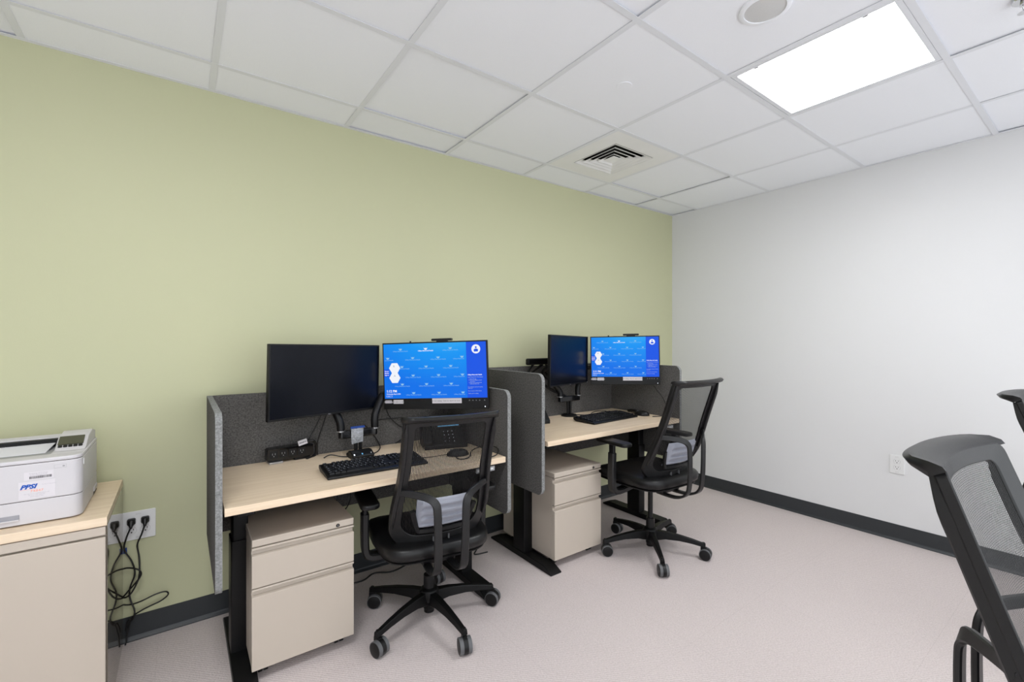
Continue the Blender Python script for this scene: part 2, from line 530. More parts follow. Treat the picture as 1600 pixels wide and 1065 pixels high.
# ------------------------------------------------------------------ ceiling fittings
def troffer(i, j, label):
    cx, cy = GX0 + (i + .5) * T2, GY0 - (j + .5) * T2
    t = thing('ceiling_light', label, 'ceiling light', (cx, cy, H), group=None)
    a = T2 / 2 - 0.013; b = a - 0.02
    mb = MB()
    for s in (-1, 1):
        mb.box(min(s * a, s * b), max(s * a, s * b), -a, a, 0.0, 0.012, 'tbar')
        mb.box(-b, b, min(s * a, s * b), max(s * a, s * b), 0.0, 0.012, 'tbar')
    mb.build('frame', t, bevel=0.0015)
    mb = MB()
    mb.box(-a, a, -a, a, 0.085, 0.095, 'reflector')
    for s in (-1, 1):
        mb.box(min(s * a, s * (a - .003)), max(s * a, s * (a - .003)), -a, a, 0.012, 0.085, 'reflector')
        mb.box(-a, a, min(s * a, s * (b + .004)), max(s * a, s * (b + .004)), 0.012, 0.085, 'reflector')
    mb.build('housing', t, smooth=False)
    # two arched lens bays either side of a low centre ridge, running along y
    def bay(s):
        pr = []
        for k in range(13):
            u = k / 12
            pr.append((s * (0.045 + (b - 0.045) * u), 0.014 + 0.052 * math.sin(PI * (0.12 + 0.88 * u)) ** 0.7))
        return pr
    for s in (-1, 1):
        pr = bay(s); n = len(pr)
        mb = MB()
        vs = [(x, -b, z) for x, z in pr] + [(x, b, z) for x, z in pr]
        mb.add(vs, [(k, k + 1, n + k + 1, n + k) for k in range(n - 1)], 'lamp')
        mb.build('lens', t, fixn=False)
    mb = MB()
    pr = [(0.045, 0.034), (0.03, 0.018), (0, 0.012), (-0.03, 0.018), (-0.045, 0.034)]
    n = len(pr)
    mb.add([(x, -b, z) for x, z in pr] + [(x, b, z) for x, z in pr], [(k, k + 1, n + k + 1, n + k) for k in range(n - 1)], 'lamp2')
    mb.build('centre_lens', t, fixn=False)
    if (i, j) == (4, 2):
        for y in (0.19, -0.19):
            MB().box(-a + .019, -a + .024, y - .008, y + .008, -0.002, 0.002, 'mark').build('latch', t)
    return t
troffer(4, 2, 'square recessed ceiling light with two glowing lens bays, above the right of the room')
troffer(0, 2, 'recessed ceiling light over the printer cabinet side of the room')
troffer(0, 6, 'recessed ceiling light behind the viewer at the far left')

def diffuser(i, j):
    cx, cy = GX0 + (i + .5) * T2, GY0 - (j + .5) * T2
    t = thing('air_diffuser', 'white square ceiling air diffuser with stepped black louvre slots beside the green wall', 'air vent', (cx, cy, H))
    a = T2 / 2 - 0.012; q = 0.178
    mb = MB()
    for s in (-1, 1):
        mb.box(-a, a, min(s * q, s * a), max(s * q, s * a), 0.0, 0.004, 'louver')
        mb.box(min(s * q, s * a), max(s * q, s * a), -q, q, 0.0, 0.004, 'louver')
    mb.build('face_plate', t, smooth=False)
    mb = MB().box(-a, a, -a, a, 0.075, 0.08, 'duct')
    for s in (-1, 1):
        mb.box(min(s * (q + .002), s * (q + .006)), max(s * (q + .002), s * (q + .006)), -q, q, .004, .075, 'duct')
        mb.box(-q, q, min(s * (q + .002), s * (q + .006)), max(s * (q + .002), s * (q + .006)), .004, .075, 'duct')
    mb.build('duct', t, smooth=False)
    # concentric slanted square cones
    for k in range(4):
        o = q - 0.034 * k - 0.003; i_ = o - 0.030
        mb = MB()
        lo, hi = 0.0, 0.017
        c = [(-1, -1), (1, -1), (1, 1), (-1, 1)]
        A = [(x * (o - .036), y * (o - .036), hi) for x, y in c]; B = [(x * (o - .0), y * (o - .0), lo) for x, y in c]
        A2 = [(x * (o - .038), y * (o - .038), hi) for x, y in c]; B2 = [(x * (o - .006), y * (o - .006), lo) for x, y in c]
        for e in range(4):
            f = (e + 1) % 4
            mb.add([A[e], A[f], B[f], B[e]], [(0, 1, 2, 3)], 'louver')
            mb.add([A2[e], A2[f], B2[f], B2[e]], [(3, 2, 1, 0)], 'louver')
            mb.add([B[e], B[f], B2[f], B2[e]], [(0, 1, 2, 3)], 'louver')
        mb.build('louvre_ring', t, smooth=False, fixn=False)
    mb = MB().box(-.040, .040, -.040, .040, 0.002, .006, 'louver')
    mb.build('centre_plate', t, smooth=False)
diffuser(*vent)

mb = MB().lathe([(0.036, 0), (0.036, -0.0025), (0.035, -0.0035), (0.001, -0.0035)], (1.634, 1.365, H + .003), 'tile')
tag(mb.build('cover_disc'), 'small flat white disc on the ceiling tile between diffuser and ceiling light', 'ceiling cover')
t = thing('ceiling_speaker', 'round grey ceiling speaker in white ring, at the top edge of the photo', 'speaker', (1.648, 0.753, H))
MB().lathe([(0.082, .003), (0.082, -0.003), (0.076, -0.006), (0.066, -0.006), (0.066, .003)], (0, 0, 0), 'tile', 40).build('ring', t)
MB().lathe([(0.066, .003), (0.066, -0.003), (0.001, -0.009)], (0, 0, 0), 'speaker', 40).build('grille', t)
t = thing('sprinkler_head', 'small chrome ceiling sprinkler head at the top right corner', 'sprinkler', (2.318, 0.213, H))
MB().lathe([(0.03, .002), (0.028, -0.004), (0.016, -0.006)], (0, 0, 0), 'chrome', 24).build('escutcheon', t)
mb = MB().cyl((0, 0, -.004), (0, 0, -.02), .009, .009, 'chrome')
mb.tube([(-.009, 0, -.02), (-.012, 0, -.03), (0, 0, -.042)], .002, 'chrome'); mb.tube([(.009, 0, -.02), (.012, 0, -.03), (0, 0, -.042)], .002, 'chrome')
mb.build('nozzle', t)
MB().lathe([(0.004, -.04), (0.015, -.042), (0.015, -.043), (.003, -.045)], (0, 0, 0), 'chrome', 24).build('deflector', t)

# ------------------------------------------------------------------ wall sockets
def socket_faces(mb, T):
    """one duplex receptacle in local xy, face 0 at T's plane"""
    for s in (1, -1):
        cy = s * 0.0195
        mb.flat([(p[0] * .0172, cy + max(-.0135, min(.0135, p[1] * .0172))) for p in [(math.cos(2 * PI * k / 28), math.sin(2 * PI * k / 28)) for k in range(28)]], T @ Matrix.Translation((0, 0, .0006)), 'plate')
        n = 28
        ring = []
        for rr in (.0172, .0165):
            for k in range(n):
                a = 2 * PI * k / n
                ring.append((rr * math.cos(a), cy + max(-.0135, min(.0135, rr * math.sin(a)))))
        TT = T @ Matrix.Translation((0, 0, .0007))
        mb.add([TT @ Vector((x, y, 0)) for x, y in ring], [(k, (k + 1) % n, n + (k + 1) % n, n + k) for k in range(n)], 'mark')
        for x, w, h in ((-.0065, .0022, .008), (.0065, .0022, .0066)):
            mb.flat([(x - w / 2, cy + .002 - h / 2 + .002), (x + w / 2, cy + .002 - h / 2 + .002), (x + w / 2, cy + .002 + h / 2 + .002), (x - w / 2, cy + .002 + h / 2 + .002)], T @ Matrix.Translation((0, 0, .0009)), 'slot')
        mb.flat([(.0028 * math.cos(2 * PI * k / 12), cy - .0075 + .0028 * math.sin(2 * PI * k / 12)) for k in range(12)], T @ Matrix.Translation((0, 0, .0009)), 'slot')

def outlet(name, label, loc, rz, gangs, w, h):
    t = thing(name, label, 'wall socket', loc, rz)
    # local: x along wall, z up, -y out of the wall
    mb = MB().prism(rrect(-w / 2, w / 2, -h / 2, h / 2, 0.004), 'y', 0, -0.006, 'plate')
    mb.build('cover_plate', t, bevel=0.0015)
    for g in range(gangs):
        x = (g - (gangs - 1) / 2) * 0.046
        T = Matrix.Translation((x, -0.0062, 0)) @ Matrix.Rotation(PI / 2, 4, 'X')
        mb = MB(); socket_faces(mb, T)
        mb.build('receptacle', t, smooth=False, fixn=False)
    T = Matrix.Translation((0, -0.0064, 0)) @ Matrix.Rotation(PI / 2, 4, 'X')
    MB().text('0 5 2 1', 0.006, T @ Matrix.Translation((0, h * .38, 0)), 'mark', 'CENTER').build('printed_mark', t, smooth=False, fixn=False)
    MB().text('EM 3 4', 0.006, T @ Matrix.Translation((0, -h * .43, 0)), 'mark', 'CENTER').build('printed_mark', t, smooth=False, fixn=False)
    return t
outlet('wall_outlet', 'white double wall socket plate with two black plugs, on the green wall', (-0.149, WY, 0.491), 0, 2, 0.117, 0.122)
outlet('wall_outlet', 'white single wall socket plate low on the white wall', (WX, 0.881, 0.489), -PI / 2, 1, 0.074, 0.118)

def plug_cord(x, z, pts, label, name='plugged_lead'):
    t = thing(name, label, 'power cable', (x, WY - 0.007, z))
    mb = MB().prism(rrect(-.014, .014, -.013, .013, .006), 'y', 0, -0.012, 'cable')
    mb.lathe([(.0125, 0), (.0115, .012), (.007, .02), (.005, .03)], (0, -.010, 0), 'cable', 16, ax=(0, -.75, -.6))
    mb.build('plug', t)
    o = Vector((x, WY - 0.007, z))
    MB().tube([(0, -.028, -.016)] + [Vector(p) - o for p in pts], 0.0032, 'cable', 8).build('cord', t)
yw = WY - 0.02
plug_cord(-0.172, 0.512, [(-.188, WY - .04, .45), (-.194, yw, .40), (-.170, yw, .345), (-.160, yw, .29), (-.176, yw, .235), (-.176, yw, .19), (-.160, yw - .01, .135), (-.168, WY - .03, .10), (-.180, WY - .022, .10), (-.190, WY - .024, .06)],
          'black power cord from the left plug, hanging down beside the cabinet')
plug_cord(-0.126, 0.512, [(-.137, WY - .045, .46), (-.152, yw, .41), (-.146, yw, .36), (-.144, yw - .01, .30), (-.150, yw - .01, .26), (-.172, yw - .012, .215), (-.198, WY - .010, .195), (-.228, WY - .009, .22), (-.24, WY - .009, .26), (-.228, WY - .009, .30), (-.193, WY - .014, .320), (-.15, WY - .042, .315), (-.138, WY - .045, .29), (-.155, WY - .045, .262), (-.185, WY - .03, .222), (-.212, WY - .009, .18), (-.24, WY - .009, .12)],
          'black power cord from the right plug, looped in a knot beside the cabinet')
tag(MB().tube([(-.26, WY - .009, .17), (-.205, WY - .009, .166), (-.175, WY - .02, .163), (-.14, WY - .035, .172), (-.09, WY - .035, .186), (-.055, WY - .03, .184), (-.047, WY - .03, .168), (-.07, WY - .03, .150), (-.11, WY - .03, .139), (-.14, WY - .028, .128), (-.168, WY - .022, .108), (-.182, WY - .024, .06), (-.190, WY - .035, .004)], 0.003, 'cable', 8).build('cable_loop'),
    'black cable bulging in a long loop over the baseboard beside the cabinet', 'cable')
tag(MB().box(-.199, -.187, WY - .0025, WY, .378, .402, 'bluetape').build('tape_scrap'), 'tiny scrap of blue tape on the green wall under the socket', 'tape')

# ------------------------------------------------------------------ printer cabinet
CX, CY0, CY1, CZ = -0.199, 2.008, 2.512, 0.70
t = thing('storage_cabinet', 'beige steel cabinet with maple top carrying the white printer', 'cabinet', (CX - .46, (CY0 + CY1) / 2, 0))
ox, oy = CX - .46, (CY0 + CY1) / 2
def L(mb):  # shift world-built mesh to the thing's frame
    mb.v = [(x - ox, y - oy, z) for x, y, z in mb.v]; return mb
mb = MB().box(CX - .915, CX - .003, CY0 + .02, CY1, 0.0, 0.640, 'beige')
mb.box(CX - .003, CX, CY0 + .016, CY1, 0.0, CZ - .0285, 'beige_gloss')
mb.box(CX - .915, CX - .003, CY0 + .02, CY1, 0.64, CZ - .0285, 'beige')
L(mb).build('body', t, bevel=0.0015)
L(MB().box(CX - .92, CX, CY0, CY1, CZ - .028, CZ, 'wood')).build('top', t, bevel=0.0015)
L(MB().box(CX - .915, CX - .004, CY0 + .004, CY0 + .02, .640, CZ - .031, 'beige')).build('top_rail', t, bevel=0.002)
mb = MB()
for a, b in ((-.457, -.004), (-.912, -.460)):
    L(MB().box(CX + a, CX + b, CY0 + .001, CY0 + .0195, .02, .634, 'beige')).build('door', t, bevel=0.002)

# ------------------------------------------------------------------ printer
t = thing('laser_printer', 'white office laser printer with unlit display, standing on the maple cabinet top', 'printer', (-0.468, 2.23, CZ))
ox, oy = -0.468, 2.23
X0, X1, Y0, Y1 = -0.668, -0.268, 2.068, 2.40
def LP(mb):
    mb.v = [(x - ox, y - oy, z - CZ) for x, y, z in mb.v]; return mb
fp = rrect(X0, X1, Y0, Y1, (0.03, 0.03, 0.006, 0.006), 6)
LP(MB().prism(fp, 'z', CZ + .004, .7755, 'printer')).build('paper_tray', t, bevel=0.002)
LP(MB().prism(rrect(X0 + .002, X1 - .002, Y0 + .002, Y1 - .002, (0.03, 0.03, 0.006, 0.006), 6), 'z', .7755, .7775, 'printer_seam')).build('seam', t)
LP(MB().prism(fp, 'z', .7775, .893, 'printer')).build('housing', t, bevel=0.002)
LP(MB().prism(rrect(X0 + .002, X1 - .002, Y0 + .002, Y1 - .002, (0.03, 0.03, 0.006, 0.006), 6), 'z', .893, .8945, 'printer_seam')).build('seam', t)
# top cover: profile along y rising to the back, with an output well cut in
def top_z(y): return .905 + .006 * (y - Y0) / (Y1 - Y0)
mb = MB()
wx0, wx1 = X0 + .045, -0.355
wy0, wy1 = 2.135, 2.355
mb.prism(rrect(X0, X1, Y0, wy0, (0.03, 0.03, 0, 0), 6), 'z', .8945, .907, 'printer')
mb.prism(rrect(wx1, X1, wy0, Y1, (0, 0, 0.006, 0)), 'z', .8945, .907, 'printer')
mb.prism(rrect(X0, wx0, wy0, Y1, 0), 'z', .8945, .907, 'printer')
mb.box(wx0, wx1, wy1, Y1, .8945, .907, 'printer')
LP(mb).build('top_cover', t, bevel=0.003)
mb = MB()
mb.add([(wx0, wy0, .9045), (wx1, wy0, .9045), (wx1, wy1 - .02, .897), (wx0, wy1 - .02, .897)], [(0, 1, 2, 3)], 'printer_grey')
mb.box(wx0, wx1, wy1 - .02, wy1 + .004, .8955, .925, 'black')
for k in range(9):
    x = wx0 + .02 + k * .03
    mb.box(x, x + .014, wy1 - .026, wy1 - .018, .901, .915, 'black')
LP(mb).build('output_well', t)
mb = MB().prism([(wy1 - .002, .905), (wy1 + .002, .928), (Y1 - .004, .934), (Y1, .926), (Y1, .905)], 'x', X0 + .004, X1 - .006, 'printer')
LP(mb).build('rear_cover', t, bevel=0.004)
# sloping control panel pod on the right
mb = MB().prism([(2.165, .9072), (2.185, .914), (2.245, .944), (2.33, .952), (2.398, .938), (2.398, .9072)], 'x', -0.352, X1 - .004, 'printer')
LP(mb).build('control_panel', t, bevel=0.005, seg=3)
import mathutils
a = math.atan2(.030, .060)
def slope(x0, x1, d0, d1, h, m):
    T = Matrix.Translation((0, 2.185, .914)) @ Matrix.Rotation(a, 4, 'X')
    mb = MB().prism(rrect(x0, x1, d0, d1, .003), 'z', 0, h, m, T=T)
    return LP(mb)
slope(-0.347, -0.281, .016, .064, .0035, 'display').build('display', t)
mb = MB()
for k in range(5):
    slope(-.345 + k * .013, -.345 + k * .013 + .011, .003, .012, .0032, 'black').build('button', t)
T = Matrix.Translation((0, Y0 - .0004, 0)) @ Matrix.Rotation(PI / 2, 4, 'X')
def lab(x0, x1, z0, z1, m, d=0): return LP(MB().flat([(x0, z0), (x1, z0), (x1, z1), (x0, z1)], T @ Matrix.Translation((0, 0, d)), m))
mb = MB()
def q(x0, x1, z0, z1, m, d=0.0002): mb.flat([(x0, z0), (x1, z0), (x1, z1), (x0, z1)], T @ Matrix.Translation((0, 0, d)), m)
q(-.402, -.335, .842, .868, 'sticker', .0001)
mb.text('Property of IT Dept', .0052, T @ Matrix.Translation((-.3695, .8605, .0003)), 'grey_print', 'CENTER')
mb.text('Asset Management', .0052, T @ Matrix.Translation((-.3695, .8555, .0003)), 'grey_print', 'CENTER')
x = -.390
for k in range(26):
    w = random.choice((.0007, .0007, .0013, .0018))
    q(x, x + w, .8455, .8535, 'black_print'); x += w + random.choice((.0006, .0009))
q(-.414, -.331, .783, .838, 'sticker', .0001)
mb.text('PPSI', .0185, T @ Matrix.Translation((-.411, .8155, .0003)), 'blue_print', 'LEFT', shear=.35, bold=.0010, sx=1.1)
q(-.411, -.372, .8125, .8131, 'orange_print', .0003)
mb.text('Pharmacy Printing Services', .0030, T @ Matrix.Translation((-.362, .8235, .0003)), 'grey_print')
mb.text('74847', .0105, T @ Matrix.Translation((-.3735, .8035, .0003)), 'orange_print', 'CENTER', sx=1.15)
for k, s in enumerate(('For service or supplies please call', '24 hour help desk line', 'www support line')):
    mb.text(s, .0042, T @ Matrix.Translation((-.3735, .7975 - k * .0048, .0003)), 'grey_print', 'CENTER')
q(-.334, -.305, .8705, .882, 'printer', .0001)
for e in ((-.334, -.305, .8705, .8709), (-.334, -.305, .8816, .882), (-.334, -.3336, .8705, .882), (-.3054, -.305, .8705, .882)): q(*e, 'mark')
mb.flat([(-.3115 + .0032 * math.cos(k), .876 + .0022 * math.sin(k)) for k in [2 * PI * i / 12 for i in range(12)]], T @ Matrix.Translation((0, 0, .0003)), 'mark')
LP(mb).build('label', t, smooth=False, fixn=False)
LP(MB().box(-.60, -.412, Y0 - .002, Y0 + .004, .7235, .737, 'printer_grey').box(-.60, -.412, Y0 - .006, Y0 + .004, .7195, .7235, 'printer')).build('tray_handle', t, bevel=.001)
LP(MB().box(X1 - .002, X1 + .003, 2.315, 2.385, .716, .732, 'printer').box(X1 - .001, X1 + .001, 2.31, 2.388, .705, .716, 'printer_seam')).build('side_grip', t)
LP(MB().box(X1 - .002, X1 + .0015, 2.098, 2.106, .868, .888, 'plate')).build('side_clip', t)
for sx in (X0 + .03, X1 - .03):
    for sy in (Y0 + .04, Y1 - .04):
        LP(MB().cyl((sx, sy, CZ), (sx, sy, CZ + .005), .01, .01, 'black', 12)).build('foot', t)
o = MB().prism([(-.62, 2.19), (-.375, 2.19), (-.372, 2.33), (-.62, 2.33)], 'z', .9015, .9035, 'paper').build('paper_sheet')
for v in o.data.vertices: v.co.z += (v.co.y - 2.19) * .06
tag(o, 'white printed sheets lying in the printer output well', 'paper')

# ------------------------------------------------------------------ desks
def desk(x0, y0, zt, label):
    """x0 left edge, y0 front edge, zt worktop height"""
    W, D = 1.20, 0.61
    t = thing('standing_desk', label, 'desk', (x0 + W / 2, y0 + D / 2, 0))
    hw, hd = W / 2, D / 2
    MB().box(-hw, hw, -hd, hd, zt - .0285, zt, 'wood').build('worktop', t, bevel=0.002)
    legs = (-hw + .072, hw - .072)
    for lx in legs:
        # splayed foot with bevelled ends
        pr = [(-.292, 0.0), (-.292, .008), (-.225, .036), (.235, .036), (.3, .012), (.3, 0.0)]
        MB().prism(pr, 'x', lx - .0385, lx + .0385, 'blackp').build('foot', t, bevel=0.003)
        mb = MB().prism(rrect(lx - .033, lx + .033, -.045, .065, .006, 3), 'z', .036, zt - .22, 'blackp')
        mb.prism(rrect(lx - .027, lx + .027, -.038, .058, .005, 3), 'z', zt - .22, zt - .06, 'blackp')
        mb.build('leg', t)
        MB().box(lx - .03, lx + .03, -.24, .26, zt - .06, zt - .0285, 'blackp').build('bracket', t, bevel=.003)
    MB().box(legs[0] + .027, legs[1] - .027, -.02, .05, zt - .075, zt - .0285, 'blackp').build('crossbeam', t, bevel=.003)
    MB().box(legs[0] + .03, legs[1] - .03, .17, .285, zt - .16, zt - .0285, 'blackp').build('cable_tray', t, bevel=.003)
    MB().box(-.05, .12, -.20, -.06, zt - .062, zt - .0285, 'black').build('motor_box', t, bevel=.004)
    # keypad under the right front edge
    mb = MB().box(hw - .175, hw - .055, -hd + .012, -hd + .09, zt - .052, zt - .0285, 'black')
    o = mb.build('control_box', t, bevel=.003)
    k = MB()
    k.box(hw - .17, hw - .065, -hd + .004, -hd + .012, zt - .058, zt - .036, 'mark')
    k.build('control_panel', o)
    for i in range(4):
        MB().box(hw - .163 + i * .024, hw - .148 + i * .024, -hd + .001, -hd + .004, zt - .051, zt - .043, 'plate').build('button', o)
    return t
D1X, D1Y, D1Z = 0.121, 1.858, 0.700
D2X, D2Y, D2Z = 1.590, 1.845, 0.742
desk(D1X, D1Y, D1Z, 'maple topped standing desk nearest the printer, with black steel legs')
desk(D2X, D2Y, D2Z, 'slightly higher maple topped standing desk next to the white wall, with black steel legs')

def privacy(x0, x1, y0, y1, zb, zt, label):
    """felt wrap: back panel and two side panels with rounded corners"""
    t = thing('desk_privacy_screen', label, 'desk screen', ((x0 + x1) / 2, y1, 0))
    ox, oy = (x0 + x1) / 2, y1
    th = 0.021
    MB().box(x0 - ox + th, x1 - ox - th, -th, 0, zb, zt, 'felt').build('back_panel', t, bevel=.002)
    for a in (x0, x1 - th):
        pr = [(p - oy, z) for p, z in rrect(y0, y1, zb, zt, (.035, 0, 0, .04), 8)]
        MB().prism(pr, 'x', a - ox, a - ox + th, 'felt_edge', 'felt').build('side_panel', t)
    return t
privacy(0.094, 1.349, 1.852, 2.491, 0.403, 1.033, 'charcoal felt privacy screen wrapped around the desk nearest the printer')
privacy(1.545, 2.812, 1.843, 2.482, 0.458, 1.107, 'charcoal felt privacy screen wrapped around the desk next to the white wall')

# ------------------------------------------------------------------ pedestals
def pedestal(x0, y0, label):
    w, d, z0, z1 = .375, .50, .05, .540
    t = thing('mobile_pedestal', label, 'filing cabinet', (x0 + w / 2, y0 + d / 2, 0))
    hw, hd = w / 2, d / 2
    MB().box(-hw + .001, hw - .001, -hd + .022, hd, z0, z1 - .03, 'beige').build('body', t, bevel=.0015)
    MB().box(-hw, hw, -hd + .001, hd, z1 - .0275, z1, 'beige').build('top', t, bevel=.003)
    MB().box(-hw + .004, hw - .004, -hd + .0195, -hd + .022, z0 + .003, z1 - .0275, 'duct').build('recess', t, smooth=False)
    for a, b in ((.359, .5085), (z0, .3545)):
        h = b
        pr = [(0, a), (0, h - .030), (.003, h - .0285), (.0175, h - .0265), (.0185, h - .0095), (.004, h - .009), (.0, h - .007), (.0, h - .001), (.002, h), (.021, h), (.021, a)]
        pr = [(-hd + y, z) for y, z in pr]
        MB().prism(pr, 'x', -hw, hw, 'beige').build('drawer', t, bevel=.001, angle=28)
    l = MB().cyl((hw - .065, -hd + .0015, z1 - .017), (hw - .065, -hd - .001, z1 - .017), .0075, .0068, 'black', 20)
    l.box(hw - .066, hw - .064, -hd - .0015, -hd - .001, z1 - .022, z1 - .012, 'metal')
    l.build('lock', t)
    for sx in (-1, 1):
        for y in (-hd + .07, hd - .07):
            x = sx * (hw - .045)
            mb = MB().cyl((x - .016, y, .0185), (x - .004, y, .0185), .0185, .0185, 'black', 16)
            mb.cyl((x + .004, y, .0185), (x + .016, y, .0185), .0185, .0185, 'black', 16)
            mb.box(x - .004, x + .004, y - .012, y + .012, .016, .05, 'black')
            mb.build('caster', t)
    return t
pedestal(.212, 1.930, 'beige two drawer rolling file pedestal under the desk nearest the printer')
pedestal(1.687, 1.900, 'beige two drawer rolling file pedestal under the desk next to the white wall')

# ------------------------------------------------------------------ office chairs
def back_y(x, t):
    """y of the back surface at half-width x, height t above the back's bottom edge"""
    pts = [(-.08, -.088), (0, -.098), (.08, -.125), (.16, -.165), (.26, -.205), (.42, -.262), (.58, -.318), (.62, -.334)]
    for (a, ya), (b, yb) in zip(pts[:-1], pts[1:]):
        if t <= b or b == .62:
            y = ya + (yb - ya) * (t - a) / (b - a); break
    c = .030 + .03 * min(1, max(0, (.30 - t) / .30))
    return y - c * (1 - min(1.2, (x / .205) ** 2))

def back_outline(n, top_in, side_in, bot_in):
    """closed loop of (x, t)"""
    tb, tt = bot_in, .58 - top_in
    def hw(t):
        return .195 + .020 * math.exp(-((t - .15) / .14) ** 2) - side_in
    out = []
    rb = .10 - bot_in * .5; rt = .022
    for i in range(n + 1):                        # bottom right corner to top
        a = -PI / 2 + (PI / 2) * i / n
        t = tb + rb + rb * math.sin(a)
        out.append((hw(tb + rb) - rb + rb * math.cos(a), t))
    for i in range(1, n):
        t = tb + rb + (tt - rt - tb - rb) * i / n
        out.append((hw(t), t))
    for i in range(6):
        a = (PI / 2) * i / 5
        out.append((hw(tt - rt) - rt + rt * math.cos(a), tt - rt + rt * math.sin(a)))
    k = 10
    top = [(hw(tt) - rt) * (1 - 2 * i / k) for i in range(1, k)]
    left = [(-x, t) for x, t in reversed(out)]
    loop = out + [(x, tt) for x in top] + left
    bx = out[0][0]
    loop += [(-bx + 2 * bx * i / k, tb) for i in range(1, k)]
    return loop

def make_caster():
    mb = MB()
    for s in (-1, 1):
        a, b = s * .007, s * .025
        mb.cyl((a, 0, .033), (b, 0, .033), .0325, .0325, 'tyre', 28, cap=False)
        mb.lathe([(.033, a if s > 0 else a), (.0325, s * .012)], (0, 0, .033), 'tyre', 28, ax=(1, 0, 0))
        mb.lathe([(.0305, s * .0252), (.027, s * .0265), (.001, s * .027)], (0, 0, .033), 'black', 28, ax=(1, 0, 0))
        mb.lathe([(.0325, s * .0245), (.0305, s * .0255)], (0, 0, .033), 'tyre', 28, ax=(1, 0, 0))
    mb.cyl((-.0095, 0, .033), (.0095, 0, .033), .0335, .0335, 'black', 28)
    mb.cyl((0, .012, .06), (0, .012, .098), .008, .008, 'black', 12)
    mb.box(-.009, .009, -.006, .026, .045, .072, 'black')
    return mb

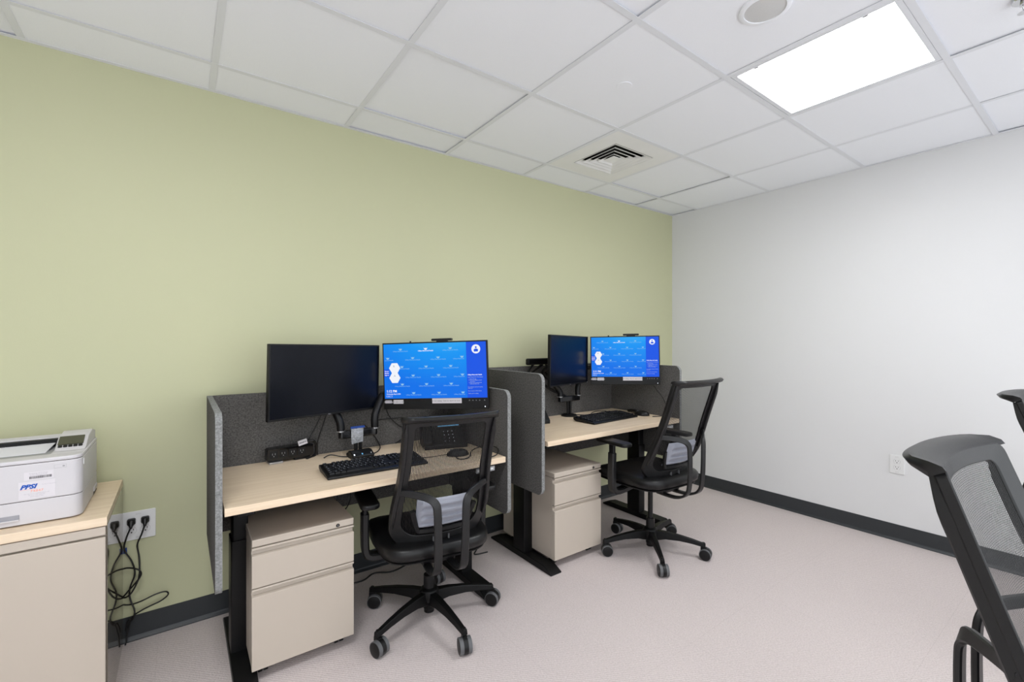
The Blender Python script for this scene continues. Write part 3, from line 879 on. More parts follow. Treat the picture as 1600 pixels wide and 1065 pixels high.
def make_chair(loc, yaw, zt, base_ang, armz, label, cast_rot, group='black mesh office chairs'):
    """zt = height of the top of the back; local +y is the way the sitter faces"""
    t = thing('office_chair', label, 'office chair', (loc[0], loc[1], 0), R(yaw))
    zb = zt - .58                   # bottom edge of back
    seat_top = zb + .03
    # five star base (its own rotation)
    br = R(base_ang - yaw)
    mb = MB()
    mb.lathe([(.020, .04), (.026, .045), (.028, .075), (.043, .085), (.046, .118), (.040, .135), (.030, .142)], (0, 0, 0), 'blackp', 28)
    for k in range(5):
        a = br + 2 * PI * k / 5
        T = Matrix.Rotation(a, 4, 'Z')
        secs = [(.03, .128, .072, .046), (.09, .128, .086, .040), (.17, .120, .088, .034), (.24, .108, .082, .029), (.292, .096, .074, .026), (.312, .094, .07, .024)]
        vs = []
        for x, zt_, zb_, w in secs:
            for yy, zz in ((-w / 2, zb_), (-w / 2 * .72, zt_), (w / 2 * .72, zt_), (w / 2, zb_)):
                vs.append(T @ Vector((x, yy, zz)))
        fs = [(i * 4 + j, i * 4 + (j + 1) % 4, (i + 1) * 4 + (j + 1) % 4, (i + 1) * 4 + j) for i in range(len(secs) - 1) for j in range(4)]
        fs += [(3, 2, 1, 0), tuple(len(vs) - 4 + j for j in range(4))]
        mb.add(vs, fs, 'blackp')
    base = mb.build('base', t, bevel=.003)
    cm = None
    for k in range(5):
        a = br + 2 * PI * k / 5
        c = make_caster().build('caster', base) if cm is None else bpy.data.objects.new('caster', cm.data)
        if cm is None: cm = c
        else: C.objects.link(c); c.parent = base
        rot = R(cast_rot[k] - yaw)
        off = Matrix.Rotation(rot, 3, 'Z') @ Vector((0, .012, 0))
        c.location = (.300 * math.cos(a) - off.x, .300 * math.sin(a) - off.y, 0)
        c.rotation_euler = (0, 0, rot)
    mb = MB().cyl((0, 0, .03), (0, 0, .14), .0235, .0235, 'blackp', 24)
    mb.cyl((0, 0, .14), (0, 0, .20), .026, .025, 'black', 24)
    mb.cyl((0, 0, .20), (0, 0, seat_top - .13), .0145, .0145, 'black', 20)
    mb.build('gas_lift', t)
    # mechanism
    zs = seat_top
    mb = MB().prism([(-.15, zs - .115), (.10, zs - .135), (.12, zs - .09), (-.16, zs - .085)], 'x', -.075, .075, 'black')
    mb.box(-.1, .1, -.05, .15, zs - .092, zs - .075, 'black')
    mb.build('tilt_mechanism', t, bevel=.006)
    mb = MB().tube([(.06, .05, zs - .11), (.16, .05, zs - .115), (.235, .05, zs - .11)], .005, 'black', 8)
    mb.box(.225, .275, .035, .065, zs - .115, zs - .108, 'black')
    mb.build('lever', t)
    # seat pan + cushion
    def cushion(z0, z1, grow, m, name, par, crown=0.0):
        nx, ny = 20, 20
        vs = []; fs = []
        prof = [(0, 0.0), (.25, .012), (.75, .012), (1, 0.0)]
        def ring(z, g, lift):
            out = []
            for k in range(48):
                a = 2 * PI * k / 48
                ca, sa = math.cos(a), math.sin(a)
                e = 0.42
                x = math.copysign(abs(ca) ** e, ca) * (.245 + g)
                y = math.copysign(abs(sa) ** e, sa) * (.242 + g) + .03
                w = 1 - .07 * max(0, -(y - .03)) / .24
                zz = z - (.03 * max(0, (y - .17) / .1) ** 2 if lift else .014 * max(0, (y - .17) / .1))
                out.append(Vector((x * w, y, zz)))
            return out
        hs = [(z0, grow - .018, 0), (z0 + .006, grow - .004, 0), (z0 + .45 * (z1 - z0), grow, 0), (z1 - .016, grow - .001, 1), (z1 - .005, grow - .010, 1), (z1, grow - .032, 1)]
        if crown: hs += [(z1 + crown * .6, grow - .09, 1), (z1 + crown, grow - .17, 1)]
        rings = [ring(*h) for h in hs]
        mb = MB()
        n = 48
        V = [p for r_ in rings for p in r_]
        F = [(i * n + k, i * n + (k + 1) % n, (i + 1) * n + (k + 1) % n, (i + 1) * n + k) for i in range(len(rings) - 1) for k in range(n)]
        F += [tuple(range(n))[::-1], tuple((len(rings) - 1) * n + k for k in range(n))]
        mb.add(V, F, m)
        return mb.build(name, par, angle=60)
    seat = cushion(zs - .062, zs - .004, .010, 'leather', 'seat', t, crown=.008)
    cushion(zs - .078, zs - .058, -.004, 'black', 'seat_pan', t)
    # back frame
    N = 14
    outer = back_outline(N, 0, 0, 0); inner = back_outline(N, .034, .045, .056)
    n = len(outer)
    hy = .011
    mb = MB()
    vs = []
    for lp, dy in ((outer, hy), (outer, -hy), (inner, hy * .6), (inner, -hy * .6)):
        for x, tt in lp: vs.append((x, back_y(x, tt) + dy, zb + tt))
    fs = []
    for k in range(n):
        j = (k + 1) % n
        fs += [(k, j, n + j, n + k), (2 * n + k, 3 * n + k, 3 * n + j, 2 * n + j), (k, 2 * n + k, 2 * n + j, j), (n + k, n + j, 3 * n + j, 3 * n + k)]
    mb.add(vs, fs, 'frame')
    mb.build('back_frame', t, bevel=.003)
    # side stiffeners give the upright its depth
    for s in (-1, 1):
        pts = []; nr = []
        for i in range(9):
            tt = .10 + .462 * i / 8
            w = .195 + .020 * math.exp(-((tt - .15) / .14) ** 2) - .010
            pts.append((s * w, back_y(w, tt) - .012, zb + tt)); nr.append((s, 0, 0))
        MB().sweep(pts, nr, [.016] + [.030] * 7 + [.012], [.006] + [.018] * 7 + [.006], 'frame', 3).build('side_rail', t)
    # head rail: flared lip along the top
    mb = MB()
    K = 20
    rows = []
    for i in range(K + 1):
        u = -1 + 2 * i / K
        x = u * .203
        y = back_y(x, .58)
        d = .038 * (1 - abs(u) ** 7) ** .5 + .016
        z = zb + .58
        xs_ = x
        sec = [(xs_, y + .012, z - .004), (xs_, y + .006, z + .004), (x, y - .4 * d, z + .008), (x, y - .82 * d, z + .010), (x, y - d, z + .002), (x, y - .85 * d, z - .008), (x, y - .012, z - .018)]
        rows.append(sec)
    m_ = len(rows[0])
    vs = [p for r_ in rows for p in r_]
    fs = [(i * m_ + j, i * m_ + (j + 1) % m_, (i + 1) * m_ + (j + 1) % m_, (i + 1) * m_ + j) for i in range(K) for j in range(m_)]
    fs += [tuple(range(m_))[::-1], tuple(K * m_ + j for j in range(m_))]
    mb.add(vs, fs, 'frame')
    mb.build('head_rail', t, angle=50)
    # mesh panel
    mb = MB(); NV, NU = 22, 14
    uvs = []
    for i in range(NV + 1):
        tt = .045 + (.555 - .045) * i / NV
        rb = .10
        w = .195 + .020 * math.exp(-((tt - .15) / .14) ** 2) - .030
        if tt < .045 + rb:
            q_ = (.045 + rb - tt) / rb
            w = w - rb + rb * math.sqrt(max(0, 1 - q_ ** 2)) + .004
        for j in range(NU + 1):
            x = w * (-1 + 2 * j / NU)
            mb.v.append((x, back_y(x, tt) + .004, zb + tt)); uvs.append((x, tt))
    for i in range(NV):
        for j in range(NU):
            a = i * (NU + 1) + j
            mb.f.append([a, a + 1, a + NU + 2, a + NU + 1]); mb.m.append('mesh')
    o = mb.build('mesh_panel', t, fixn=False)
    ul = o.data.uv_layers.new(name='mesh')
    for lp in o.data.loops: ul.data[lp.index].uv = uvs[lp.vertex_index]
    # lumbar pad with raised ridges in a dark cradle
    mb = MB(); NU, NV = 24, 26
    g = []
    for i in range(NV + 1):
        tt = .095 + .135 * i / NV
        for j in range(NU + 1):
            u = -1 + 2 * j / NU; x = .118 * u
            edge = min(1, (1 - abs(u)) / .12) * min(1, min(i, NV - i) / 2)
            inx = abs(u) < .82
            rid = (.008 if (int(i / 3.25) % 2 == 0) else 0) if inx else .008
            g.append((x, back_y(x, tt) - .012 - .010 * max(0, edge) - rid * (edge > .8), zb + tt))
    nn = NU + 1
    fs = [(i * nn + j, i * nn + j + 1, (i + 1) * nn + j + 1, (i + 1) * nn + j) for i in range(NV) for j in range(NU)]
    mb.add(g, fs, 'lumbar')
    lum = mb.build('lumbar_pad', t, fixn=False, angle=70)
    pts = []; nr = []
    for i in range(11):
        u = -1 + 2 * i / 10; x = .135 * u
        up = .10 * max(0, (abs(u) - .78) / .22)
        tt = .082 + up
        pts.append((x, back_y(x, tt) - .022, zb + tt)); nr.append((0, -1, 0))
    MB().sweep(pts, nr, .020, .016, 'black', 4).build('cradle', lum)
    # rear brackets: from the frame side, back and inward, then down under the seat
    for s in (-1, 1):
        p = [(s * .200, back_y(.2, .27) - .010, .268), (s * .165, -.248, .268), (s * .125, -.278, .262), (s * .088, -.304, .252), (s * .066, -.318, .230), (s * .060, -.322, .190),
             (s * .058, -.322, .10), (s * .056, -.318, .02), (s * .056, -.306, -.035), (s * .055, -.270, -.068), (s * .055, -.21, -.085), (s * .05, -.10, -.088)]
        nr = [(0, -1, 0)] * 7 + [(0, -1, -.05), (0, -1, -.3), (0, -.6, -1), (0, -.1, -1), (0, 0, -1)]
        p = [(x, y, zb + z) for x, y, z in p]
        nr = [(0, -1, 0)] * len(p) if False else nr
        w = [.022, .026, .028, .030, .032, .032, .032, .033, .034, .034, .034, .034]
        MB().sweep(p, nr, w, .013, 'frame', 5).build('back_bracket', t)
        # clip tabs on the bottom rail
        MB().box(s * .034 - .003, s * .034 + .003, back_y(.034, .03) - .020, back_y(.034, .03) + .0, zb + .024, zb + .046, 'tyre').build('clip', t, bevel=.002)
    # arms
    for s in (-1, 1):
        p = [(s * .10, .045, zs - .100), (s * .20, .045, zs - .118), (s * .255, .045, zs - .116), (s * .278, .045, zs - .090), (s * .282, .045, zs - .01), (s * .282, .042, armz - .075)]
        nr = [(0, 0, -1), (0, 0, -1), (s * .5, 0, -1), (s, 0, -.4), (s, 0, 0), (s, 0, 0)]
        arm = MB().sweep(p, nr, .050, .033, 'frame', 5).build('armrest', t)
        MB().prism(rrect(s * .282 - .011, s * .282 + .011, .022, .062, .008), 'z', armz - .10, armz - .02, 'black').build('post', arm)
        mb = MB().prism(rrect(s * .275 - .040, s * .275 + .040, -.085, .165, (.03, .03, .035, .035), 6), 'z', armz - .022, armz, 'black')
        mb.build('arm_pad', arm, bevel=.007, seg=3)
    return t

make_chair((.932, 1.927), -9.4, .985, 200.4, .590, 'black mesh office chair pulled up to the desk nearest the printer, seen from behind', (20, -15, 35, 10, 60))
make_chair((2.325, 1.738), -3.5, 1.062, 156.9 , .70, 'black mesh office chair at the desk next to the white wall', (50, -35, 20, 40, 10))
make_chair((1.262, -.130), 176.5, 1.062, 190, .72, 'black mesh office chair largest in the right foreground, cut by the frame edge', (20, 60, 100, 30, 0))
make_chair((2.80, -.075), 176.5, 1.062, 210, .72, 'black mesh office chair barely in view at the right edge, behind the foreground chair', (20, 60, 100, 30, 0))

# ------------------------------------------------------------------ monitors
def frame_from(TL, TR, BL):
    TL, TR, BL = Vector(TL), Vector(TR), Vector(BL)
    x = (TR - TL).normalized(); u = (TL - BL); u = (u - x * u.dot(x)).normalized()
    n = x.cross(u)              # points away from the picture side? checked below
    return x, u, n

def monitor(TL, TR, BL, lit, label, clock='1:12 PM', bar=True):
    TLv, TRv, BLv = Vector(TL), Vector(TR), Vector(BL)
    x = (TRv - TLv).normalized(); u = TLv - BLv; u = (u - x * u.dot(x)).normalized()
    nrm = x.cross(u)            # x right, u up -> toward the viewer
    w = (TRv - TLv).length; h = (TLv - BLv).length
    org = (TLv + TRv) / 2 - u * h
    t = thing('computer_monitor', label, 'monitor', org)
    t.rotation_euler = Matrix((x, -nrm, u)).transposed().to_euler()
    # local: x right, -y toward viewer, z up from the bottom edge
    chin = .056 * h / .345 if lit else .010
    bz = .007
    mb = MB().box(-w / 2, w / 2, 0, .020, 0, h, 'black')
    mb.prism(rrect(-w * .33, w * .33, h * .12, h * .75, .02), 'y', .02, .045, 'black')
    mb.build('housing', t, bevel=.002)
    mb = MB().box(-w / 2 + .002, w / 2 - .002, -.0012, 0, .002, h - .002, 'black')
    mb.build('bezel', t)
    T = Matrix.Translation((0, -.0016, 0)) @ Matrix.Rotation(PI / 2, 4, 'X')
    aw, ah = w - 2 * bz, h - bz - chin
    x0, z0 = -aw / 2, chin
    mb = MB()
    if not lit:
        mb.flat([(x0, z0), (x0 + aw, z0), (x0 + aw, z0 + ah), (x0, z0 + ah)], T, 'offscreen')
        mb.build('screen', t, smooth=False, fixn=False)
        m2 = MB().text('DELL', .007, Matrix.Translation((0, -.0016, .0015)) @ Matrix.Rotation(PI / 2, 4, 'X'), 'grey_print', 'CENTER')
        m2.flat([(w / 2 - .012, .004), (w / 2 - .008, .004), (w / 2 - .008, .007), (w / 2 - .012, .007)], T, 'led')
        m2.build('logo', t, smooth=False, fixn=False)
        return t, (x, -nrm, u, org, w, h)
    def P(a, b): return (x0 + a * aw, z0 + (1 - b) * ah)
    TT = lambda d: T @ Matrix.Translation((0, 0, d))
    mb.flat([P(0, 1), P(1, 1), P(1, 0), P(0, 0)], T, 'e_bg')
    def rect(a0, a1, b0, b1, m, d=.0002): mb.flat([P(a0, b1), P(a1, b1), P(a1, b0), P(a0, b0)], TT(d), m)
    def word(s, a, b, sz, m, al='LEFT', d=.0003, bold=0.0):
        p = P(a, b); mb.text(s, sz * ah, TT(d) @ Matrix.Translation((p[0], p[1], 0)), m, al, bold=bold)
    rect(.812, 1, 0, 1, 'e_panel')
    def disc(a, b, r, m, d, n=28, st=0, sx=1, sy=1):
        p = P(a, b); mb.flat([(p[0] + sx * r * math.cos(2 * PI * k / n + st), p[1] + sy * r * math.sin(2 * PI * k / n + st)) for k in range(n)], TT(d), m)
    disc(.905, .13, .042 * aw, 'e_white', .0003)
    disc(.905, .10, .009 * aw, 'e_panel', .0004, 16)
    p = P(.905, .15)
    mb.flat([(p[0] - .019 * aw, p[1] - .014 * aw), (p[0] + .019 * aw, p[1] - .014 * aw), (p[0] + .021 * aw, p[1] + .004 * aw), (p[0] + .010 * aw, p[1] + .013 * aw), (p[0] - .010 * aw, p[1] + .013 * aw), (p[0] - .021 * aw, p[1] + .004 * aw)], TT(.0004), 'e_panel')
    # watermark pattern
    rows = [(.10, (.17, .42, .66)), (.26, (.04, .29, .54, .77)), (.42, (.18, .42, .66)), (.58, (.29, .54, .77)), (.74, (.18, .42, .66)), (.90, (.29, .54, .77))]
    for b, cs in rows:
        for a in cs:
            m = 'e_white' if (b == .10 and a == .42) else 'e_pale'
            if a == .77: 
                word('UMass Memorial', .685, b + .045, .030, m)
            elif a == .04:
                word('morial Health', .01, b + .045, .030, m)
            else:
                word('UMass Memorial Health', a, b + .045, .030, m, 'CENTER', bold=.0002 if m == 'e_white' else 0)
            pp = P(a, b)
            g = aw / .5
            mb.flat([(pp[0] - .009 * g, pp[1] + .006 * g), (pp[0] - .006 * g, pp[1] - .003 * g), (pp[0], pp[1] - .006 * g), (pp[0] + .006 * g, pp[1] - .003 * g), (pp[0] + .009 * g, pp[1] + .006 * g), (pp[0] + .004 * g, pp[1] + .001 * g), (pp[0], pp[1] + .005 * g), (pp[0] - .004 * g, pp[1] + .001 * g)], TT(.0003), m)
    for b in (.44, .62):
        disc(.107, b, .056 * aw, 'e_white', .0004, 6, 0, 1, .98)
    rect(.08, .135, .51, .55, 'e_white', .0004)
    rect(0, .052, .46, .60, 'e_panel', .00035)
    word('R', .092, .425, .055, 'e_grey', d=.0005); word('A', .097, .60, .055, 'e_grey', d=.0005)
    for k, s in enumerate(('Secure', 'Mobile', 'Sign-in')):
        word(s, .006, .505 + k * .036, .030, 'e_white', d=.0005, bold=.0002)
    word(clock, .018, .885, .062, 'e_white', bold=.0004)
    word('Wednesday, May 8, 2024', .018, .925, .027, 'e_white', bold=.0002)
    for e in ((.018, .075, .945, .947), (.018, .075, .970, .972), (.018, .020, .945, .972), (.073, .075, .945, .972)): rect(*e, 'e_white')
    word('INFO', .030, .967, .020, 'e_white')
    for k, (a, s, sz) in enumerate(((.598, 'UMass Memorial Health', .027), (.638, 'Login Request for Workstation', .022), (.672, '   1. Open the app', .021), (.694, '   2. Tap your badge to unlock', .021), (.716, '       the session', .021), (.738, '   3. Enter your password and', .021), (.760, '       press the Enter key', .021), (.815, 'For problems call the IT service', .021), (.838, 'desk now', .021), (.885, 'Do not power off this device', .021), (.930, 'Thank you for waiting', .021))):
        word(s, .820, a, sz, 'e_white' if k in (0,) else 'e_dim', bold=.00025 if k == 0 else 0.00008)
    o = mb.build('screen', t, smooth=False, fixn=False)
    ul = o.data.uv_layers.new(name='screen')
    for lp in o.data.loops:
        v = o.data.vertices[lp.vertex_index].co
        ul.data[lp.index].uv = ((v.x - x0) / aw, (v.z - z0) / ah)
    # stickers and marks on the chin
    mb = MB()
    def crect(a0, a1, f0, f1, m, d): mb.flat([(x0 + a0 * aw, chin * f0), (x0 + a1 * aw, chin * f0), (x0 + a1 * aw, chin * f1), (x0 + a0 * aw, chin * f1)], TT(d), m)
    crect(.085, .185, .52, .88, 'sticker', .0002)
    mb.text('IT 0512-4B', .24 * chin, TT(.0004) @ Matrix.Translation((x0 + .135 * aw, chin * .6, 0)), 'mark', 'CENTER')
    crect(.005, .07, .56, .86, 'grey_print', .0002)
    mb.text('Bottom', .26 * chin, TT(.0004) @ Matrix.Translation((x0 + .0375 * aw, chin * .60, 0)), 'sticker', 'CENTER', bold=.0002)
    crect(.47, .755, .52, .98, 'sticker', .0002)
    mb.text('Do not unplug - Scan to report an issue', .17 * chin, TT(.0004) @ Matrix.Translation((x0 + .60 * aw, chin * .70, 0)), 'black_print', 'CENTER')
    for k in range(5):
        a = .83 + .032 * k + (.015 if k == 4 else 0)
        mb.text('o', .22 * chin, TT(.0002) @ Matrix.Translation((x0 + a * aw, chin * .72, 0)), 'mark', 'CENTER')
    crect(.972, .981, .15, .25, 'led', .0002)
    mb.build('chin_labels', t, smooth=False, fixn=False)
    if bar:
        b = MB().prism(rrect(-.055, .055, h + .003, h + .016, .006), 'y', -.008, .018, 'black')
        b.box(-.03, .03, .0, .016, h - .001, h + .004, 'black')
        cx_ = .045
        b.v = [(p[0] + cx_, p[1], p[2]) for p in b.v]
        bo = b.build('webcam_bar', t)
        MB().cyl((-w * .23, .01, h - .001), (-w * .23, .01, h + .007), .005, .0045, 'black', 14).build('button', t)
    return t, (x, -nrm, u, org, w, h)

m1 = monitor((.307, 2.194, 1.272), (.866, 2.397, 1.260), (.307, 2.194, .932), False, 'switched off black monitor on the desk nearest the printer')
m2 = monitor((.874, 2.379, 1.270), (1.279, 1.967, 1.289), (.874, 2.379, .914), True, 'lit monitor with blue lock screen on the desk nearest the printer')
m3 = monitor((1.879, 2.156, 1.323), (2.385, 2.324, 1.312), (1.879, 2.156, .990), False, 'switched off black monitor on the desk next to the white wall')
m4 = monitor((2.394, 2.311, 1.312), (2.707, 1.946, 1.320), (2.394, 2.311, .966), True, 'lit monitor with blue lock screen on the desk by the white wall', clock='1:11 PM')

# dual monitor arms ---------------------------------------------------------
def mount_point(m, fx, fz):
    x, y, u, org, w, h = m[1]
    return org + x * (fx * w) + u * (fz * h) + y * .046
def monitor_arm(bx, by, z, ma, mb_, zbeam, label, pts_a, pts_b, extra=None):
    t = thing('monitor_arm', label, 'monitor arm', (bx, by, z))
    o = Vector((bx, by, z))
    MB().lathe([(.058, 0), (.058, .008), (.05, .013), (.024, .016)], (0, 0, 0), 'black', 32).build('base_clamp', t)
    mb = MB().cyl((-.012, 0, .01), (-.012, 0, zbeam - z - .012), .009, .009, 'black', 14)
    mb.cyl((.012, 0, .01), (.012, 0, zbeam - z - .012), .009, .009, 'black', 14)
    mb.build('pole', t)
    MB().prism(rrect(-.098, .098, -.018, .018, .015), 'z', zbeam - z - .02, zbeam - z + .018, 'glossy').build('crossbar', t, bevel=.004)
    for pts in (pts_a, pts_b):
        q_ = [Vector(p) - o for p in pts]
        MB().tube(q_[:3], .019, 'black', 12, 3).build('arm', t)
        a = MB().tube(q_[2:], .016, 'black', 12, 3)
        a.build('arm', t)
        MB().cyl(q_[0] + Vector((0, 0, -.004)), q_[0] + Vector((0, 0, .002)), .021, .021, 'metal', 16).build('collar', t)
    for m, e in ((ma, pts_a[-1]), (mb_, pts_b[-1])):
        x, y, u, org, w, h = m[1]
        c = Vector(e) - o
        b = MB()
        T = Matrix.Translation(c) @ Matrix((x, y, u)).transposed().to_4x4()
        b.box(-.05, .05, -.012, -.003, -.05, .05, 'black', T)
        b.build('mounting_plate', t)
    return t
pa = mount_point(m1, .0, .42) + m1[1][1] * .012; pb = mount_point(m2, -.05, .42) + m2[1][1] * .012
monitor_arm(.735, 2.345, D1Z, m1, m2, .812, 'black dual monitor arm clamped to the desk nearest the printer',
            [(.648, 2.345, .83), (.645, 2.35, .875), (.615, 2.38, .96), (.60, 2.40, 1.03), tuple(pa)],
            [(.822, 2.345, .83), (.825, 2.35, .895), (.88, 2.40, .985), (.99, 2.42, 1.04), tuple(pb)])
pa = mount_point(m3, .0, .42) + m3[1][1] * .012; pb = mount_point(m4, -.05, .42) + m4[1][1] * .012
monitor_arm(2.255, 2.385, D2Z, m3, m4, .868, 'black dual monitor arm clamped to the desk next to the white wall',
            [(2.168, 2.385, .886), (2.165, 2.39, .93), (2.05, 2.43, 1.06), (2.06, 2.40, 1.10), tuple(pa)],
            [(2.342, 2.385, .886), (2.345, 2.39, .935), (2.38, 2.40, 1.02), (2.45, 2.40, 1.08), tuple(pb)])
t = thing('arm_linkage', 'dark sprung arm linkage rising above the felt behind the switched off monitor', 'monitor arm', (2.0, 2.405, 1.14))
MB().box(-.115, .12, -.018, .018, -.022, .022, 'blackp').build('beam', t, bevel=.008)
MB().tube([(-.06, 0, -.02), (-.10, 0, -.06), (-.10, 0, -.10)], .008, 'black').build('strut', t)
MB().tube([(.02, 0, -.02), (-.10, 0, -.09), (.12, 0, -.21), (.255, -.02, -.27)], .010, 'black', 8, 1).build('strut', t)
MB().tube([(.05, 0, -.02), (.10, .01, -.10)], .006, 'black').build('strut', t)

# bag hanging on the crossbar
mb = MB()
n1, n2 = 10, 12
for s in (0, 1):
    g = []
    for i in range(n2 + 1):
        for j in range(n1 + 1):
            u_, v_ = j / n1, i / n2
            puff = math.sin(PI * u_) * math.sin(PI * min(1, v_ * 1.05)) * (.010 if s else -.004)
            g.append((-.031 + .062 * u_ + .006 * (1 - v_) * (0.5 - u_) + random.uniform(-.001, .001), -puff + random.uniform(-.0015, .0015), -.075 + .075 * v_ - (.008 * (1 - u_) * (1 - v_))))
    nn = n1 + 1
    mb.add(g, [(i * nn + j, i * nn + j + 1, (i + 1) * nn + j + 1, (i + 1) * nn + j) for i in range(n2) for j in range(n1)], 'bag')
mb.box(-.033, .036, -.004, .004, -.004, .006, 'bluetape')
mb.v = [(x + .722, y + 2.318, z + .845) for x, y, z in mb.v]
tag(mb.build('parts_bag', angle=80), 'small clear plastic parts bag with blue seal hanging on the monitor arm crossbar', 'bag')

# ------------------------------------------------------------------ keyboards, mice, phones
KEYROWS = [
    (0, [('Esc', 1, 0), ('F1', 1, 2), ('F2', 1, 3), ('F3', 1, 4), ('F4', 1, 5), ('F5', 1, 6.5), ('F6', 1, 7.5), ('F7', 1, 8.5), ('F8', 1, 9.5), ('F9', 1, 11), ('F10', 1, 12), ('F11', 1, 13), ('F12', 1, 14), ('Prt', 1, 15.25), ('Scr', 1, 16.25), ('Brk', 1, 17.25)]),
    (1.15, [(c, 1, i) for i, c in enumerate('`1234567890-=')] + [('Backspace', 2, 13), ('Ins', 1, 15.25), ('Hm', 1, 16.25), ('PU', 1, 17.25), ('Num', 1, 18.5), ('/', 1, 19.5), ('*', 1, 20.5), ('-', 1, 21.5)]),
    (2.15, [('Tab', 1.5, 0)] + [(c, 1, 1.5 + i) for i, c in enumerate('QWERTYUIOP[]')] + [('\\', 1.5, 13.5), ('Del', 1, 15.25), ('End', 1, 16.25), ('PD', 1, 17.25), ('7', 1, 18.5), ('8', 1, 19.5), ('9', 1, 20.5)]),
    (3.15, [('Caps', 1.75, 0)] + [(c, 1, 1.75 + i) for i, c in enumerate("ASDFGHJKL;'")] + [('Enter', 2.25, 12.75), ('4', 1, 18.5), ('5', 1, 19.5), ('6', 1, 20.5)]),
    (4.15, [('Shift', 2.25, 0)] + [(c, 1, 2.25 + i) for i, c in enumerate('ZXCVBNM,./')] + [('Shift', 2.75, 12.25), ('^', 1, 16.25), ('1', 1, 18.5), ('2', 1, 19.5), ('3', 1, 20.5)]),
    (5.15, [('Ctrl', 1.25, 0), ('Win', 1.25, 1.25), ('Alt', 1.25, 2.5), ('', 6.25, 3.75), ('Alt', 1.25, 10), ('Win', 1.25, 11.25), ('Mn', 1.25, 12.5), ('Ctrl', 1.25, 13.75), ('<', 1, 15.25), ('v', 1, 16.25), ('>', 1, 17.25), ('0', 2, 18.5), ('.', 1, 20.5)]),
]
def tall(): return [('+', 21.5, 2.15), ('Ent', 21.5, 4.15)]
def keyboard(loc, rz, z, label, W=.445, Dp=.155):
    t = thing('keyboard', label, 'keyboard', (loc[0], loc[1], z), R(rz), group='black wired keyboards')
    pr = [(-Dp / 2, .001), (-Dp / 2, .010), (-Dp / 2 + .012, .014), (Dp / 2, .028), (Dp / 2, .012), (Dp / 2 - .02, .004)]
    MB().prism(pr, 'x', -W / 2, W / 2, 'black').build('case', t, bevel=.003)
    u = (W - .024) / 22.5; uy = (Dp - .034) / 6.15
    sl = math.atan2(.014, Dp - .012)
    keys = []
    for ry, ks in KEYROWS:
        for s, w, kx in ks: keys.append((s, kx, ry, w, 1))
    keys += [(s, kx, ry, 1, 2) for s, kx, ry in tall()]
    cache = {}
    stuff = MB()
    for idx, (s, kx, ry, w, hh) in enumerate(keys):
        def geo(mb, T):
            a, b = w * u / 2 - .0007, hh * uy / 2 - .0007
            c = .0022
            vs = [(-a, -b, 0), (a, -b, 0), (a, b, 0), (-a, b, 0), (-a + c, -b + c, .0085), (a - c, -b + c, .0085), (a - c, b - c * .6, .0085), (-a + c, b - c * .6, .0085)]
            mb.add([T @ Vector(p) for p in vs], [(3, 2, 1, 0), (4, 5, 6, 7), (0, 1, 5, 4), (1, 2, 6, 5), (2, 3, 7, 6), (3, 0, 4, 7)], 'key')
            if s:
                sz = .0066 if len(s) == 1 else .0042
                mb.text(s, sz, T @ Matrix.Translation((-a + c + .0012, b - c - (.0052 if len(s) == 1 else .004), .0087)), 'legend', bold=.00015)
        cx_ = -W / 2 + .012 + (kx + w / 2) * u; cy_ = Dp / 2 - .010 - (ry + hh / 2) * uy
        cz_ = .013 + (cy_ + Dp / 2 - .012) * math.tan(sl)
        if idx < 100:
            k = (s, w, hh)
            if k not in cache:
                mb = MB(); geo(mb, Matrix()); o = mb.build('key', t, smooth=False, fixn=False); cache[k] = o
            else:
                o = bpy.data.objects.new('key', cache[k].data); C.objects.link(o); o.parent = t
            o.location = (cx_, cy_, cz_); o.rotation_euler = (sl, 0, 0)
        else:
            geo(stuff, Matrix.Translation((cx_, cy_, cz_)) @ Matrix.Rotation(sl, 4, 'X'))
    so = stuff.build('key', t, smooth=False, fixn=False); so['kind'] = 'stuff'
    return t
keyboard((.722, 2.060), -1.5, D1Z, 'black keyboard on the desk nearest the printer, its right end behind the chair back', W=.452, Dp=.175)
keyboard((2.37, 2.135), 3.5, D2Z, 'black keyboard on the desk next to the white wall', W=.470, Dp=.185)

def mouse(loc, rz, z, label, cord):
    t = thing('computer_mouse', label, 'mouse', (loc[0], loc[1], z), R(rz), group='black wired mice')
    mb = MB(); n = 24; m_ = 8
    vs = []
    for i in range(m_ + 1):
        f = i / m_ * PI / 2
        for k in range(n):
            a = 2 * PI * k / n
            r = math.cos(f) ** .7 if i < m_ else .02
            vs.append((.031 * r * math.cos(a), .056 * r * math.sin(a) - .004 * math.sin(f), .004 + .031 * math.sin(f)))
    mb.add(vs, [(i * n + k, i * n + (k + 1) % n, (i + 1) * n + (k + 1) % n, (i + 1) * n + k) for i in range(m_) for k in range(n)] + [tuple(range(n))[::-1], tuple(m_ * n + k for k in range(n))], 'black')
    mb.cyl((0, 0, 0.0), (0, 0, .005), .026, .028, 'black', 20)
    mb.build('body', t, angle=60)
    MB().cyl((-.004, .030, .027), (.004, .030, .027), .008, .008, 'tyre', 16).build('scroll_wheel', t)
    T = (Matrix.Translation((loc[0], loc[1], z)) @ Matrix.Rotation(R(rz), 4, 'Z')).inverted()
    MB().tube([(0, .055, .010)] + [T @ Vector(p) for p in cord], .0018, 'cable', 6).build('cord', t)
    return t
mouse((1.135, 2.02), 70, D1Z, 'black wired mouse on the desk nearest the printer, seen through the chair mesh', [(1.03, 2.06, D1Z + .004), (.97, 2.08, D1Z + .003), (.92, 2.17, D1Z + .003), (.88, 2.25, D1Z + .003)])
